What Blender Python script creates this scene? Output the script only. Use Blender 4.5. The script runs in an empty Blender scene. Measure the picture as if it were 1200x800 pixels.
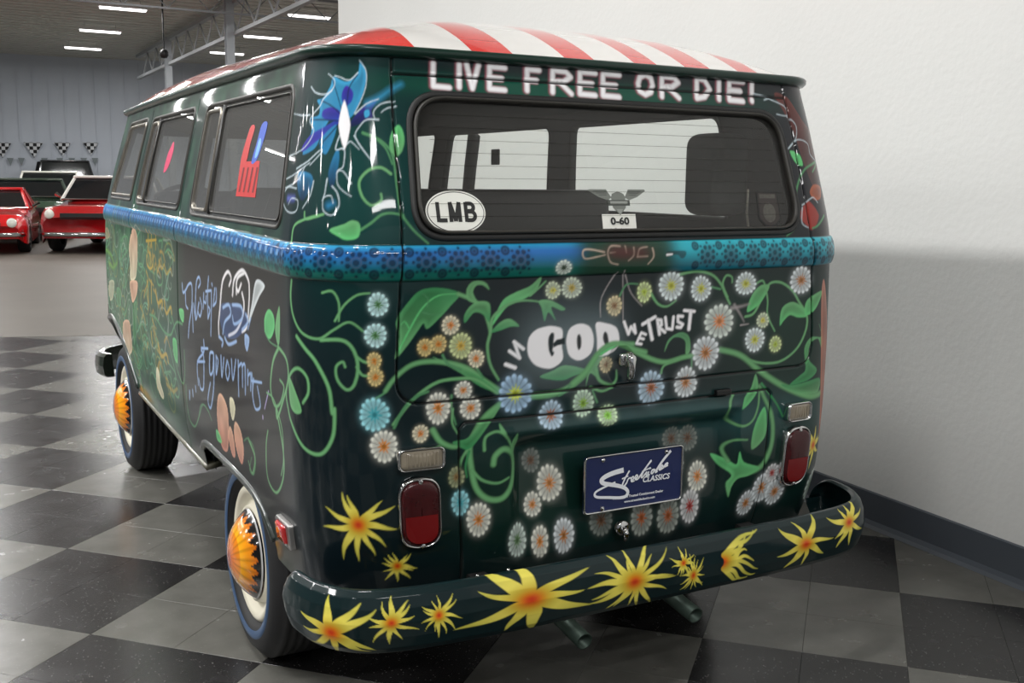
import bpy, math, json, random
import numpy as np
from mathutils import Vector, Matrix
from math import sin, cos, pi, radians

# ------------------------------------------------------------------ camera, world, light, exposure
scn = bpy.context.scene
COL = scn.collection
CAM = np.array([-1.638, -2.310, 1.487])
YAW, PITCH, ROLL, FPX = 0.50236, 0.15124, 0.0113, 1234.68
_fw = np.array([sin(YAW)*cos(PITCH), cos(YAW)*cos(PITCH), -sin(PITCH)])
_r = np.array([cos(YAW), -sin(YAW), 0]); _u = np.cross(_r, _fw)
_r2 = cos(ROLL)*_r + sin(ROLL)*_u; _u2 = -sin(ROLL)*_r + cos(ROLL)*_u
cd = bpy.data.cameras.new('camera'); cam = bpy.data.objects.new('camera', cd); COL.objects.link(cam)
M = Matrix(((_r2[0], _u2[0], -_fw[0], CAM[0]), (_r2[1], _u2[1], -_fw[1], CAM[1]), (_r2[2], _u2[2], -_fw[2], CAM[2]), (0, 0, 0, 1)))
cam.matrix_world = M
cd.sensor_width = 36; cd.lens = FPX/1200*36; cd.clip_start = .05; cd.clip_end = 200
scn.camera = cam
w = bpy.data.worlds.new('showroom_ambient'); scn.world = w; w.use_nodes = True
w.node_tree.nodes['Background'].inputs[0].default_value = (.93, .97, 1, 1)
w.node_tree.nodes['Background'].inputs[1].default_value = .34
scn.view_settings.view_transform = 'Standard'; scn.view_settings.look = 'None'
scn.view_settings.gamma = 1; scn.view_settings.use_curve_mapping = False
scn.view_settings.exposure = 0.16
STRIP_W = 80.0          # watts of one ceiling strip
def area(name, loc, size, power, rot=(0, 0, 0), col=(1, .995, .985)):
    l = bpy.data.lights.new(name, 'AREA'); l.shape = 'RECTANGLE'; l.size, l.size_y = size; l.energy = power; l.color = col
    o = bpy.data.objects.new(name, l); o.location = loc; o.rotation_euler = rot; COL.objects.link(o); return o
CEIL = 5.5
strips = []
for ci in range(-5, 4):
    for ri in range(-3, 10):
        x = 2.62 + 4.15*ci; y = 24.7 + 4.45*(ri-5) - 1.27*ci
        if -18 < x < 16 and -7 < y < 34.6 and not (x > 1.2 and y < 9.6):
            strips.append((x + .02*(y-24), y))
for i, (x, y) in enumerate(strips):
    area('ceiling_strip_lamp', (x, y, CEIL-.16), (1.05, .11), STRIP_W)
# the photo bay's own lamps, high over the bay to the left of and behind the van
area('photo_bay_lamp', (-4.7, 3.6, 4.75), (.35, 6.5), 265, (0, radians(-40), 0))
area('photo_bay_lamp', (-1.4, -5.4, 4.6), (3.4, .22), 75, (radians(38), 0, 0))

# ------------------------------------------------------------------ helpers
def lin(c):
    c = np.asarray(c, float)/255.; return np.where(c <= .04045, c/12.92, ((c+.055)/1.055)**2.4)
def mat(name, col, rough=.5, metal=0., coat=0., spec=.5, emit=None, es=0., noise=None, attr=None, bump=0, bscale=60., trans=0.):
    m = bpy.data.materials.new(name); m.use_nodes = True; nt = m.node_tree; b = nt.nodes['Principled BSDF']
    c = lin(col) if max(col) > 1.0 else np.array(col, float)
    b.inputs['Base Color'].default_value = (*c, 1); b.inputs['Roughness'].default_value = rough; b.inputs['Metallic'].default_value = metal
    b.inputs['Coat Weight'].default_value = coat; b.inputs['Coat Roughness'].default_value = .04; b.inputs['Specular IOR Level'].default_value = spec
    b.inputs['Transmission Weight'].default_value = trans
    if emit: b.inputs['Emission Color'].default_value = (*lin(emit), 1); b.inputs['Emission Strength'].default_value = es
    tc = nt.nodes.new('ShaderNodeTexCoord')
    if noise:
        sc, amt = noise; n = nt.nodes.new('ShaderNodeTexNoise'); n.inputs['Scale'].default_value = sc; n.inputs['Detail'].default_value = 5
        r = nt.nodes.new('ShaderNodeMix'); r.data_type = 'RGBA'
        nt.links.new(tc.outputs['Object'], n.inputs['Vector']); nt.links.new(n.outputs['Fac'], r.inputs[0])
        r.inputs[6].default_value = (*(c*(1-amt)), 1); r.inputs[7].default_value = (*np.clip(c*(1+amt), 0, 1), 1)
        nt.links.new(r.outputs[2], b.inputs['Base Color'])
    if attr:
        a = nt.nodes.new('ShaderNodeAttribute'); a.attribute_name = attr; nt.links.new(a.outputs['Color'], b.inputs['Base Color'])
    if bump:
        n = nt.nodes.new('ShaderNodeTexNoise'); n.inputs['Scale'].default_value = bscale; bp = nt.nodes.new('ShaderNodeBump'); bp.inputs['Strength'].default_value = bump
        bp.inputs['Distance'].default_value = .01
        nt.links.new(tc.outputs['Object'], n.inputs['Vector']); nt.links.new(n.outputs['Fac'], bp.inputs['Height']); nt.links.new(bp.outputs[0], b.inputs['Normal'])
    return m
def glass_mat(name, tint, haze=0., hazecol=(.5, .5, .5), ior=1.45):
    m = bpy.data.materials.new(name); m.use_nodes = True; nt = m.node_tree; nt.nodes.clear()
    o = nt.nodes.new('ShaderNodeOutputMaterial'); mx = nt.nodes.new('ShaderNodeMixShader'); f = nt.nodes.new('ShaderNodeFresnel'); f.inputs[0].default_value = ior
    t = nt.nodes.new('ShaderNodeBsdfTransparent'); t.inputs[0].default_value = (*tint, 1); g = nt.nodes.new('ShaderNodeBsdfGlossy'); g.inputs['Roughness'].default_value = .0
    d = nt.nodes.new('ShaderNodeBsdfDiffuse'); d.inputs[0].default_value = (*hazecol, 1); mh = nt.nodes.new('ShaderNodeMixShader'); mh.inputs[0].default_value = haze
    gb = nt.nodes.new('ShaderNodeNewGeometry'); mr = nt.nodes.new('ShaderNodeMapRange'); mr.inputs[3].default_value = ior; mr.inputs[4].default_value = 1/ior
    nt.links.new(gb.outputs['Backfacing'], mr.inputs[0]); nt.links.new(mr.outputs[0], f.inputs[0])   # a thin pane reflects alike from both sides
    nt.links.new(t.outputs[0], mh.inputs[1]); nt.links.new(d.outputs[0], mh.inputs[2])
    nt.links.new(f.outputs[0], mx.inputs[0]); nt.links.new(mh.outputs[0], mx.inputs[1]); nt.links.new(g.outputs[0], mx.inputs[2]); nt.links.new(mx.outputs[0], o.inputs[0])
    return m
def mesh_obj(name, V, F, m, parent=None, smooth=True, cols=None, autos=False):
    """V (n,3); F either (k,4)/(k,3) array or list of tuples; m one material or a list"""
    me = bpy.data.meshes.new(name)
    V = np.asarray(V, np.float32)
    if isinstance(F, np.ndarray):
        k, n = F.shape
        me.vertices.add(len(V)); me.vertices.foreach_set('co', V.ravel())
        me.loops.add(k*n); me.loops.foreach_set('vertex_index', F.ravel().astype(np.int32))
        me.polygons.add(k); me.polygons.foreach_set('loop_start', np.arange(0, k*n, n, dtype=np.int32)); me.polygons.foreach_set('loop_total', np.full(k, n, np.int32))
        me.update(calc_edges=True); me.validate()
    else:
        me.from_pydata([tuple(map(float, v)) for v in V], [], F); me.update()
    if smooth: me.polygons.foreach_set('use_smooth', np.ones(len(me.polygons), bool))
    if cols is not None:
        ca = me.color_attributes.new('Col', 'FLOAT_COLOR', 'POINT'); c4 = np.ones((len(V), 4), np.float32); c4[:, :3] = cols; ca.data.foreach_set('color', c4.ravel())
    for mm in (m if isinstance(m, (list, tuple)) else [m]): me.materials.append(mm)
    o = bpy.data.objects.new(name, me); COL.objects.link(o)
    if parent is not None: o.parent = parent
    return o
class MB:
    """collects shapes into one mesh"""
    def __init__(s): s.V = []; s.F = []
    def add(s, V, F):
        k = len(s.V); s.V += [tuple(v) for v in V]; s.F += [tuple(i+k for i in f) for f in F]; return s
    def box(s, c, d, rz=0, bev=0):
        x, y, z = d[0]/2, d[1]/2, d[2]/2
        P = [(-x, -y, -z), (x, -y, -z), (x, y, -z), (-x, y, -z), (-x, -y, z), (x, -y, z), (x, y, z), (-x, y, z)]
        P = [(c[0]+a*cos(rz)-b*sin(rz), c[1]+a*sin(rz)+b*cos(rz), c[2]+e) for a, b, e in P]
        return s.add(P, [(0, 3, 2, 1), (4, 5, 6, 7), (0, 1, 5, 4), (1, 2, 6, 5), (2, 3, 7, 6), (3, 0, 4, 7)])
    def tube(s, pts, r, n=10, cap=True):
        pts = [Vector(p) for p in pts]; rings = []; up = None
        for i, p in enumerate(pts):
            t = (pts[min(i+1, len(pts)-1)]-pts[max(i-1, 0)]).normalized()
            if up is None: up = t.orthogonal().normalized()
            up = (up-t*up.dot(t)).normalized(); q = t.cross(up)
            rr = r[i] if isinstance(r, (list, tuple)) else r
            rings.append([p+(up*cos(2*pi*k/n)+q*sin(2*pi*k/n))*rr for k in range(n)])
        V = [v for g in rings for v in g]; F = []
        for i in range(len(rings)-1):
            for k in range(n): F.append((i*n+k, i*n+(k+1) % n, (i+1)*n+(k+1) % n, (i+1)*n+k))
        if cap: F.append(tuple(range(n))[::-1]); F.append(tuple((len(rings)-1)*n+k for k in range(n)))
        return s.add(V, F)
    def lathe(s, prof, axis='x', c=(0, 0, 0), n=48, a0=0):
        V = []; F = []
        for a, r in prof:
            for k in range(n):
                t = a0+2*pi*k/n; p = {'x': (a, r*cos(t), r*sin(t)), 'y': (r*cos(t), a, r*sin(t)), 'z': (r*cos(t), r*sin(t), a)}[axis]
                V.append((p[0]+c[0], p[1]+c[1], p[2]+c[2]))
        for i in range(len(prof)-1):
            for k in range(n): F.append((i*n+k, i*n+(k+1) % n, (i+1)*n+(k+1) % n, (i+1)*n+k))
        return s.add(V, F)
    def build(s, name, m, parent=None, smooth=False, bevel=0, seg=2):
        o = mesh_obj(name, s.V, s.F, m, parent, smooth)
        if bevel:
            b = o.modifiers.new('b', 'BEVEL'); b.width = bevel; b.segments = seg; b.limit_method = 'ANGLE'; b.angle_limit = radians(35)
        return o
def thing(name, label, cat, loc=(0, 0, 0), rz=0, group=None):
    o = bpy.data.objects.new(name, None); COL.objects.link(o); o.location = loc; o.rotation_euler = (0, 0, rz); o.empty_display_size = .1
    o['label'] = label; o['category'] = cat
    if group: o['group'] = group
    return o
def tag(o, label=None, cat=None, group=None, kind=None):
    if label: o['label'] = label
    if cat: o['category'] = cat
    if group: o['group'] = group
    if kind: o['kind'] = kind
    return o
def inpoly(x, y, P):
    x = np.asarray(x); r = np.zeros(x.shape, bool); n = len(P)
    for i in range(n):
        x1, y1 = P[i]; x2, y2 = P[(i+1) % n]
        if y1 == y2: continue
        c = ((y1 > y) != (y2 > y)) & (x < (x2-x1)*(y-y1)/(y2-y1)+x1); r ^= c
    return r
def smooth_closed(P, n=6):
    P = [np.array(p, float) for p in P]; k = len(P); out = []
    for i in range(k):
        a, b, c, d = P[(i-1) % k], P[i], P[(i+1) % k], P[(i+2) % k]
        for j in range(n):
            t = j/n; out.append(.5*((2*b)+(-a+c)*t+(2*a-5*b+4*c-d)*t*t+(-a+3*b-3*c+d)*t**3))
    return np.array(out)
def smooth_open(P, n=6):
    P = [np.array(p, float) for p in P]; k = len(P); out = []
    for i in range(k-1):
        a, b, c, d = P[max(i-1, 0)], P[i], P[i+1], P[min(i+2, k-1)]
        for j in range(n):
            t = j/n; out.append(.5*((2*b)+(-a+c)*t+(2*a-5*b+4*c-d)*t*t+(-a+3*b-3*c+d)*t**3))
    out.append(P[-1]); return np.array(out)
def rrect(u0, u1, z0, z1, r, u0t=None, u1t=None, n=8):
    """rounded four-sided outline; u0t/u1t the top ends"""
    u0t = u0 if u0t is None else u0t; u1t = u1 if u1t is None else u1t
    C = [(u0, z0), (u1, z0), (u1t, z1), (u0t, z1)]; out = []
    for i in range(4):
        p = np.array(C[i]); a = np.array(C[i-1])-p; b = np.array(C[(i+1) % 4])-p; a = a/np.linalg.norm(a); b = b/np.linalg.norm(b)
        for k in range(n+1):
            t = k/n; out.append(tuple(p+a*r*(1-t)**2+b*r*t**2))
    return out
# ------------------------------------------------------------------ large structure: floor, walls, ceiling
def floor_mat(name, base, fleck, fdens, rough):
    m = mat(name, base, rough=rough, spec=.5); nt = m.node_tree; b = nt.nodes['Principled BSDF']; tc = nt.nodes.new('ShaderNodeTexCoord')
    mp = nt.nodes.new('ShaderNodeNewGeometry')
    v = nt.nodes.new('ShaderNodeTexVoronoi'); v.inputs['Scale'].default_value = 150; nt.links.new(mp.outputs['Position'], v.inputs['Vector'])
    n = nt.nodes.new('ShaderNodeTexNoise'); n.inputs['Scale'].default_value = 9; n.inputs['Detail'].default_value = 8; nt.links.new(mp.outputs['Position'], n.inputs['Vector'])
    lt = nt.nodes.new('ShaderNodeMath'); lt.operation = 'GREATER_THAN'; lt.inputs[1].default_value = fdens
    sp = nt.nodes.new('ShaderNodeSeparateColor'); nt.links.new(v.outputs['Color'], sp.inputs[0]); nt.links.new(sp.outputs[0], lt.inputs[0])
    d = nt.nodes.new('ShaderNodeMath'); d.operation = 'LESS_THAN'; d.inputs[1].default_value = .33; nt.links.new(v.outputs['Distance'], d.inputs[0])
    mu = nt.nodes.new('ShaderNodeMath'); mu.operation = 'MULTIPLY'; nt.links.new(lt.outputs[0], mu.inputs[0]); nt.links.new(d.outputs[0], mu.inputs[1])
    c = lin(base); r = nt.nodes.new('ShaderNodeMix'); r.data_type = 'RGBA'; nt.links.new(n.outputs['Fac'], r.inputs[0]); r.inputs[6].default_value = (*(c*.72), 1); r.inputs[7].default_value = (*(c*1.3), 1)
    q = nt.nodes.new('ShaderNodeMix'); q.data_type = 'RGBA'; nt.links.new(mu.outputs[0], q.inputs[0]); nt.links.new(r.outputs[2], q.inputs[6]); q.inputs[7].default_value = (*lin(fleck), 1)
    nt.links.new(q.outputs[2], b.inputs['Base Color'])
    rr = nt.nodes.new('ShaderNodeMapRange'); rr.inputs[3].default_value = rough*.75; rr.inputs[4].default_value = rough*1.35; nt.links.new(n.outputs['Fac'], rr.inputs[0]); nt.links.new(rr.outputs[0], b.inputs['Roughness'])
    return m
M_dark = floor_mat('black_flecked_vinyl', (34, 33, 33), (92, 90, 88), .92, .24)
M_light = floor_mat('grey_vinyl', (94, 93, 88), (104, 103, 99), .94, .24)
M_conc = mat('sealed_concrete', (92, 86, 78), rough=.45, noise=(.9, .3))
floor = MB().box((-2, 17, -.06), (36, 62, .10)).build('floor', mat('floor_screed', (60, 58, 55), rough=.6, noise=(4, .2))); tag(floor, kind='structure')
TO = np.array([-1.165, 4.824]); TA = -.813; TS = .637
tu = np.array([cos(TA), sin(TA)]); tv = np.array([sin(TA), -cos(TA)])
def tile_mesh(m):
    h = TS/4-.0005; b = .0004
    V = [(sx*h, sy*h, -.009) for sx, sy in ((-1, -1), (1, -1), (1, 1), (-1, 1))]+[(sx*h, sy*h, -b) for sx, sy in ((-1, -1), (1, -1), (1, 1), (-1, 1))]+[(sx*(h-b), sy*(h-b), 0) for sx, sy in ((-1, -1), (1, -1), (1, 1), (-1, 1))]
    F = [(0, 1, 5, 4), (1, 2, 6, 5), (2, 3, 7, 6), (3, 0, 4, 7), (4, 5, 9, 8), (5, 6, 10, 9), (6, 7, 11, 10), (7, 4, 8, 11), (8, 9, 10, 11)]
    me = bpy.data.meshes.new('tile'); me.from_pydata(V, [], F); me.materials.append(m); return me, V, F
tmd, tV, tF = tile_mesh(M_dark); tml, _, _ = tile_mesh(M_light)
EDGE_A = np.array([-1.46, 8.55]); EDGE_D = np.array([.951, -.31])   # where the checkered tiles end and bare concrete begins
def proj(p):
    d = np.asarray(p, float)-CAM; z = d@_fw
    return 600+FPX*(d@_r2)/z, 400-FPX*(d@_u2)/z, z
cells = []
for i in range(-36, 60):
    for j in range(-36, 60):
        c = TO+tu*TS*(i+.5)/2+tv*TS*(j+.5)/2
        rel = c-EDGE_A
        if EDGE_D[0]*rel[1]-EDGE_D[1]*rel[0] > .12: continue
        if c[0] > 2.15+.054*(c[1]-.9) or c[1] < -6 or c[0] < -9: continue
        x, y, z = proj((c[0], c[1], 0))
        vis = z > .3 and -60 < x < 1260 and 150 < y < 880
        under = (-.80 < c[0] < .84 and .35 < c[1] < 4.0)
        cells.append((0 if (vis and not under) else 1, z if z > 0 else 99, i, j, c))
cells.sort(key=lambda t: (t[0], t[1]))
rotq = math.atan2(tu[1], tu[0])
rnd = random.Random(4); farD = MB(); farL = MB()
for n_, (hid, z, i, j, c) in enumerate(cells):
    dark = ((i//2)+(j//2)) % 2 == 0
    if n_ < 300 and not hid:
        o = bpy.data.objects.new('tile', tmd if dark else tml); COL.objects.link(o); o.parent = floor
        o.location = (c[0], c[1], rnd.uniform(-.0001, .0)); o.rotation_euler = (0, 0, rotq)
    else:
        ca, sa = cos(rotq), sin(rotq)
        (farD if dark else farL).add([(c[0]+v[0]*ca-v[1]*sa, c[1]+v[0]*sa+v[1]*ca, v[2]) for v in tV], tF)
tag(farD.build('floor_tiling', M_dark, floor), kind='stuff'); tag(farL.build('floor_tiling', M_light, floor), kind='stuff')
e0 = EDGE_A-EDGE_D*24; e1 = EDGE_A+EDGE_D*24
mesh_obj('concrete_slab', [(e0[0], e0[1], .002), (e1[0], e1[1], .002), (e1[0]+6, 47, .002), (e0[0], 47, .002), (e0[0], e0[1], -.009), (e1[0], e1[1], -.009), (e1[0]+6, 47, -.009), (e0[0], 47, -.009)],
         [(0, 1, 2, 3), (0, 4, 5, 1)], M_conc, floor, smooth=False)
# white partition wall beside the van
M_wall = mat('white_painted_wall', (221, 221, 218), rough=.55, noise=(1.3, .04), bump=.15, bscale=35)
nt = M_wall.node_tree
WD = np.array([.467, 8.11]); WD /= np.linalg.norm(WD); WN = np.array([WD[1], -WD[0]])
W0 = np.array([1.919, .92]); P0 = W0-WD*7.0; P1 = W0+WD*8.12
def slab(P0, P1, th, z0, z1, side=WN):
    a, b = P0, P1; c, d = P1+side*th, P0+side*th
    return [(*a, z0), (*b, z0), (*c, z0), (*d, z0), (*a, z1), (*b, z1), (*c, z1), (*d, z1)], [(0, 3, 2, 1), (4, 5, 6, 7), (0, 1, 5, 4), (1, 2, 6, 5), (2, 3, 7, 6), (3, 0, 4, 7)]
o = MB().add(*slab(P0, P1, .22, 0, CEIL)).build('wall_right', M_wall, bevel=.004); tag(o, kind='structure')
M_base = mat('grey_vinyl_cove_base', (74, 79, 86), rough=.35)
bb = MB(); Q0 = P0-WN*.001; Q1 = P1
prof = [(.0, .155), (.009, .150), (.011, .03), (.02, .012), (.036, .0)]
V = []; 
for Pq in (Q0, Q1):
    for a, z in prof: V.append((Pq[0]-WN[0]*a, Pq[1]-WN[1]*a, z+.001))
    V.append((Pq[0], Pq[1], .001))
k = len(prof)+1; F = [(i, i+1, k+i+1, k+i) for i in range(k-1)]+[tuple(range(k)), tuple(range(k, 2*k))[::-1]]
o = MB().add(V, F).build('baseboard_right', M_base); tag(o, kind='structure')
# far end wall and left wall
M_far = mat('grey_hall_wall', (184, 190, 199), rough=.7, noise=(.6, .05))
fw0 = np.array([-20., 40.8]); fw1 = np.array([17., 37.2])
d_ = (fw1-fw0)/np.linalg.norm(fw1-fw0); nn_ = np.array([-d_[1], d_[0]])
fwall = MB().add(*slab(fw0, fw1, .2, 0, CEIL+.3, nn_)).build('wall_back', M_far); tag(fwall, kind='structure')
rib = MB()
L_ = np.linalg.norm(fw1-fw0)
for k_ in range(74):
    c = fw0+d_*(k_+.5)*L_/74-nn_*.015
    rib.box((c[0], c[1], CEIL/2), (.05, .03, CEIL), math.atan2(d_[1], d_[0]))
tag(rib.build('wall_rib', M_far, fwall), kind='stuff')
o = MB().box((-19.0, 18, CEIL/2), (.2, 52, CEIL)).build('wall_left', mat('dark_grey_hall_wall', (84, 87, 92), rough=.7, noise=(.6, .05))); tag(o, kind='structure')
# ceiling: corrugated deck, joists, girder with webs
M_deck = mat('grey_roof_deck', (188, 188, 182), rough=.75, noise=(.5, .06))
ceil = MB().box((-1.5, 17.5, CEIL+.16), (36, 56, .08)).build('ceiling', M_deck); tag(ceil, kind='structure')
rb = MB()
for k_ in range(110): rb.box((-1.5, -9+k_*.5, CEIL+.112), (35.6, .16, .02))
tag(rb.build('deck_rib', M_deck, ceil), kind='stuff')
M_steel = mat('grey_painted_steel', (150, 153, 155), rough=.5)
M_col = mat('white_painted_steel', (158, 162, 166), rough=.5)
for k_ in range(9):      # light joists across the hall
    y = 12+k_*3.3; jb = MB(); jb.box((-1.5, y, CEIL+.04), (35, .06, .05)); jb.box((-1.5, y, CEIL-.42), (35, .06, .04))
    x = -18.5
    while x < 15.5: jb.tube([(x, y, CEIL-.41), (x+.45, y, CEIL+.03), (x+.9, y, CEIL-.41)], .014, 5, False); x += .9
    if k_ in (3,): tag(jb.build('ceiling_joist', mat('dark_joist', (128, 130, 132), rough=.6), ceil))
g = thing('roof_girder', 'grey open-web steel roof girder running back over the showroom, carried on white posts', 'girder', (4.75, 22, CEIL-.75))
MB().box((0, 0, .70), (.14, 27, .10)).build('chord', M_steel, g); MB().box((0, 0, 0), (.12, 27, .08)).build('chord', M_steel, g)
for k_ in range(17):
    y = -13+k_*1.5; MB().tube([(0, y, .04), (0, y+.75, .66), (0, y+1.5, .04)], .022, 6, False).build('web_bar', M_steel, g)
for nm, yy, lab in (('steel_post', 22.7, 'nearer white steel post rising to the girder above the van roof'), ('steel_post', 30.3, 'farther white steel post by the end wall')):
    MBp = MB().box((0, 0, CEIL/2), (.05, .012, CEIL)); MBp.box((0, -.10, CEIL/2), (.18, .016, CEIL)); MBp.box((0, .10, CEIL/2), (.18, .016, CEIL)); MBp.box((0, 0, CEIL/2), (.014, .2, CEIL))
    t = thing(nm, lab, 'post', (4.62+.012*(yy-22.7), yy, 0), 0, None)
    MBp.build('shaft', M_col, t); MB().box((0, 0, .01), (.3, .3, .02)).build('base_plate', M_col, t)
# strip fixtures
M_fix = mat('white_fixture', (205, 205, 205), rough=.4); M_tube = mat('lit_diffuser', (255, 255, 255), rough=.5, emit=(255, 253, 250), es=4.0)
labs = {}
fix0 = None
for (x, y) in strips:
    px, py, z = proj((x, y, CEIL-.15)); seen = z > 0 and -20 < px < 480 and -20 < py < 130
    if x < 2.0 and y < 17 and False: continue
    t = thing('strip_light', 'white ceiling strip light hanging in rows over the showroom', 'ceiling light', (x, y, CEIL-.06), 0, 'ceiling strip lights of the showroom')
    if fix0 is None:
        h = MB().box((0, 0, 0), (1.12, .16, .07)).build('housing', M_fix, t, bevel=.008); dff = MB().box((0, 0, -.055), (1.05, .13, .05)).build('diffuser', M_tube, t, bevel=.02)
        hd = MB().tube([(-.4, 0, .03), (-.4, 0, .16)], .006, 6).build('hanger', M_steel, t); hd2 = MB().tube([(.4, 0, .03), (.4, 0, .16)], .006, 6).build('hanger', M_steel, t)
        fix0 = (h, dff, hd, hd2)
    else:
        for q in fix0: c = q.copy(); COL.objects.link(c); c.parent = t
    if x < 2.0 and y < 17:   # the diffuser of a lamp-lit fixture sits above its lamp
        pass
    if seen: labs[(round(px), round(py))] = t
seenl = sorted(labs.items(), key=lambda t: (t[0][0] < 230 and 0 or 1, t[0][1]))
names_ = ['nearest strip light of the left row, at the top edge', 'middle strip light of the left row above the end wall', 'farthest strip light of the left row, just above the end wall']
names2 = ['strip light nearest the white wall, highest of the right row', 'second strip light of the right row, right of the white post', 'lowest strip light of the right row, behind the white post']
lft = [v for (p, v) in seenl if p[0] < 200]; rgt = [v for (p, v) in seenl if p[0] >= 200]
for L, N in ((lft, names_), (rgt, names2)):
    for v, s_ in zip(L, N): v['label'] = 'white ceiling '+s_
print('SEEN LIGHTS', [k for k, v in seenl])
# hanging black speaker
t = thing('hanging_speaker', 'small black round fixture hanging on a rod below the ceiling', 'speaker', (2.55+.85, 24.0, CEIL-.1))
MB().tube([(0, 0, .2), (0, 0, -.95)], .02, 8).build('rod', mat('black_rod', (25, 25, 27), rough=.5), t)
MB().lathe([(-.14, .0), (-.13, .06), (-.07, .10), (.0, .10), (.05, .07), (.07, .02)], 'z', (0, 0, -1.02), 20).build('cabinet', mat('black_speaker', (22, 22, 24), rough=.5), t, smooth=True)
# checkered pennants on a line on the end wall
def on_far(px, py):
    d = _fw+_r2*(px-600)/FPX+_u2*(400-py)/FPX
    k = ((fw0-CAM[:2])@(-nn_)-.06*-1*0)/(d[:2]@(-nn_)); P = CAM+d*k; return P[:2]-nn_*.12, P[2]
def checker_mat(name, a, b, sc):
    m = mat(name, a, rough=.8); nt = m.node_tree; tc = nt.nodes.new('ShaderNodeTexCoord'); ch = nt.nodes.new('ShaderNodeTexChecker'); ch.inputs['Scale'].default_value = sc
    mp = nt.nodes.new('ShaderNodeMapping'); mp.inputs['Location'].default_value = (.013, .031, .017)
    ch.inputs[1].default_value = (*lin(a), 1); ch.inputs[2].default_value = (*lin(b), 1); nt.links.new(tc.outputs['Object'], mp.inputs[0]); nt.links.new(mp.outputs[0], ch.inputs[0]); nt.links.new(ch.outputs[0], nt.nodes['Principled BSDF'].inputs[0]); return m
M_pen = checker_mat('checkered_cloth', (20, 20, 22), (200, 202, 205), 8.5)
plab = ['checkered pennant at the left edge, cut by the frame', 'second checkered pennant from the left', 'third checkered pennant from the left, above the dark off-roader', 'fourth checkered pennant, nearest the van']
M_str = mat('black_string', (40, 40, 42), rough=.8)
strp = []
for k_, (px, py, wd) in enumerate(((2, 167, 17), (39, 167, 17), (73, 167, 15), (106, 167, 14))):
    (X, Y), Z = on_far(px, py); s_ = wd*45/FPX/2*1.0; hh = 1.15*s_*1.5
    t = mesh_obj('pennant', [(-s_, 0, 0), (s_, 0, 0), (0, 0, -hh), (-s_, .012, 0), (s_, .012, 0), (0, .012, -hh)], [(0, 2, 1), (3, 4, 5), (0, 1, 4, 3), (1, 2, 5, 4), (2, 0, 3, 5)], M_pen, smooth=False)
    t.location = (X, Y, Z); t.rotation_euler = (0, 0, math.atan2(d_[1], d_[0])); tag(t, plab[k_], 'pennant', 'checkered pennants on the end wall')
M_pen2 = mat('faded_cloth', (120, 128, 130), rough=.8)
for k_, px in enumerate((12, 25, 52, 70, 84, 98, 111)):
    (X, Y), Z = on_far(px, 185); s_ = .11
    t = mesh_obj('pennant', [(-s_, 0, 0), (s_, 0, 0), (0, 0, -.28), (-s_, .01, 0), (s_, .01, 0), (0, .01, -.28)], [(0, 2, 1), (3, 4, 5), (0, 1, 4, 3), (1, 2, 5, 4), (2, 0, 3, 5)], M_pen2, smooth=False)
    t.location = (X, Y, Z); t.rotation_euler = (0, 0, math.atan2(d_[1], d_[0])); tag(t, 'small faded grey pennant in the lower row on the end wall', 'pennant', 'small faded pennants in the lower row')
# ------------------------------------------------------------------ the van: body surface
# ---- body surface: u = distance round the section from the rear centre (negative = left), z = height
ZK=np.array([.40,.50,.60,.80,1.00,1.20,1.30,1.36,1.475,1.60,1.69,1.80])
WK=np.array([.825,.845,.862,.872,.875,.873,.872,.865,.847,.826,.811,.790])
CK=np.array([.22,.235,.235,.235,.235,.235,.235,.23,.21,.185,.17,.155])
RK=np.array([.055,.015,.00,-.005,-.005,.00,.00,.005,.04,.08,.105,.145])
FK=np.array([4.02,4.08,4.12,4.13,4.13,4.11,4.08,4.05,3.97,3.87,3.79,3.70])
_zf=np.arange(.30,1.92,.01)
def _sm(K):
    f=np.interp(_zf,ZK,K); g=np.exp(-(np.arange(-12,13)*.01/.045)**2/2); g/=g.sum(); return np.convolve(np.pad(f,12,mode='edge'),g,'valid')
_W,_R,_F,_C=_sm(WK),_sm(RK),_sm(FK),_sm(CK)
RC=.235; CR=.02; TH0=2*CR/.63; A=.63
ARC=RC*(np.pi/2-TH0)           # length of the corner
U1=A+ARC                       # side starts
RF=.42; ARCF=RF*np.pi/2*.93
SIDE=3.25                      # side length reference
U2=U1+SIDE; U3=U2+ARCF; 
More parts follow.
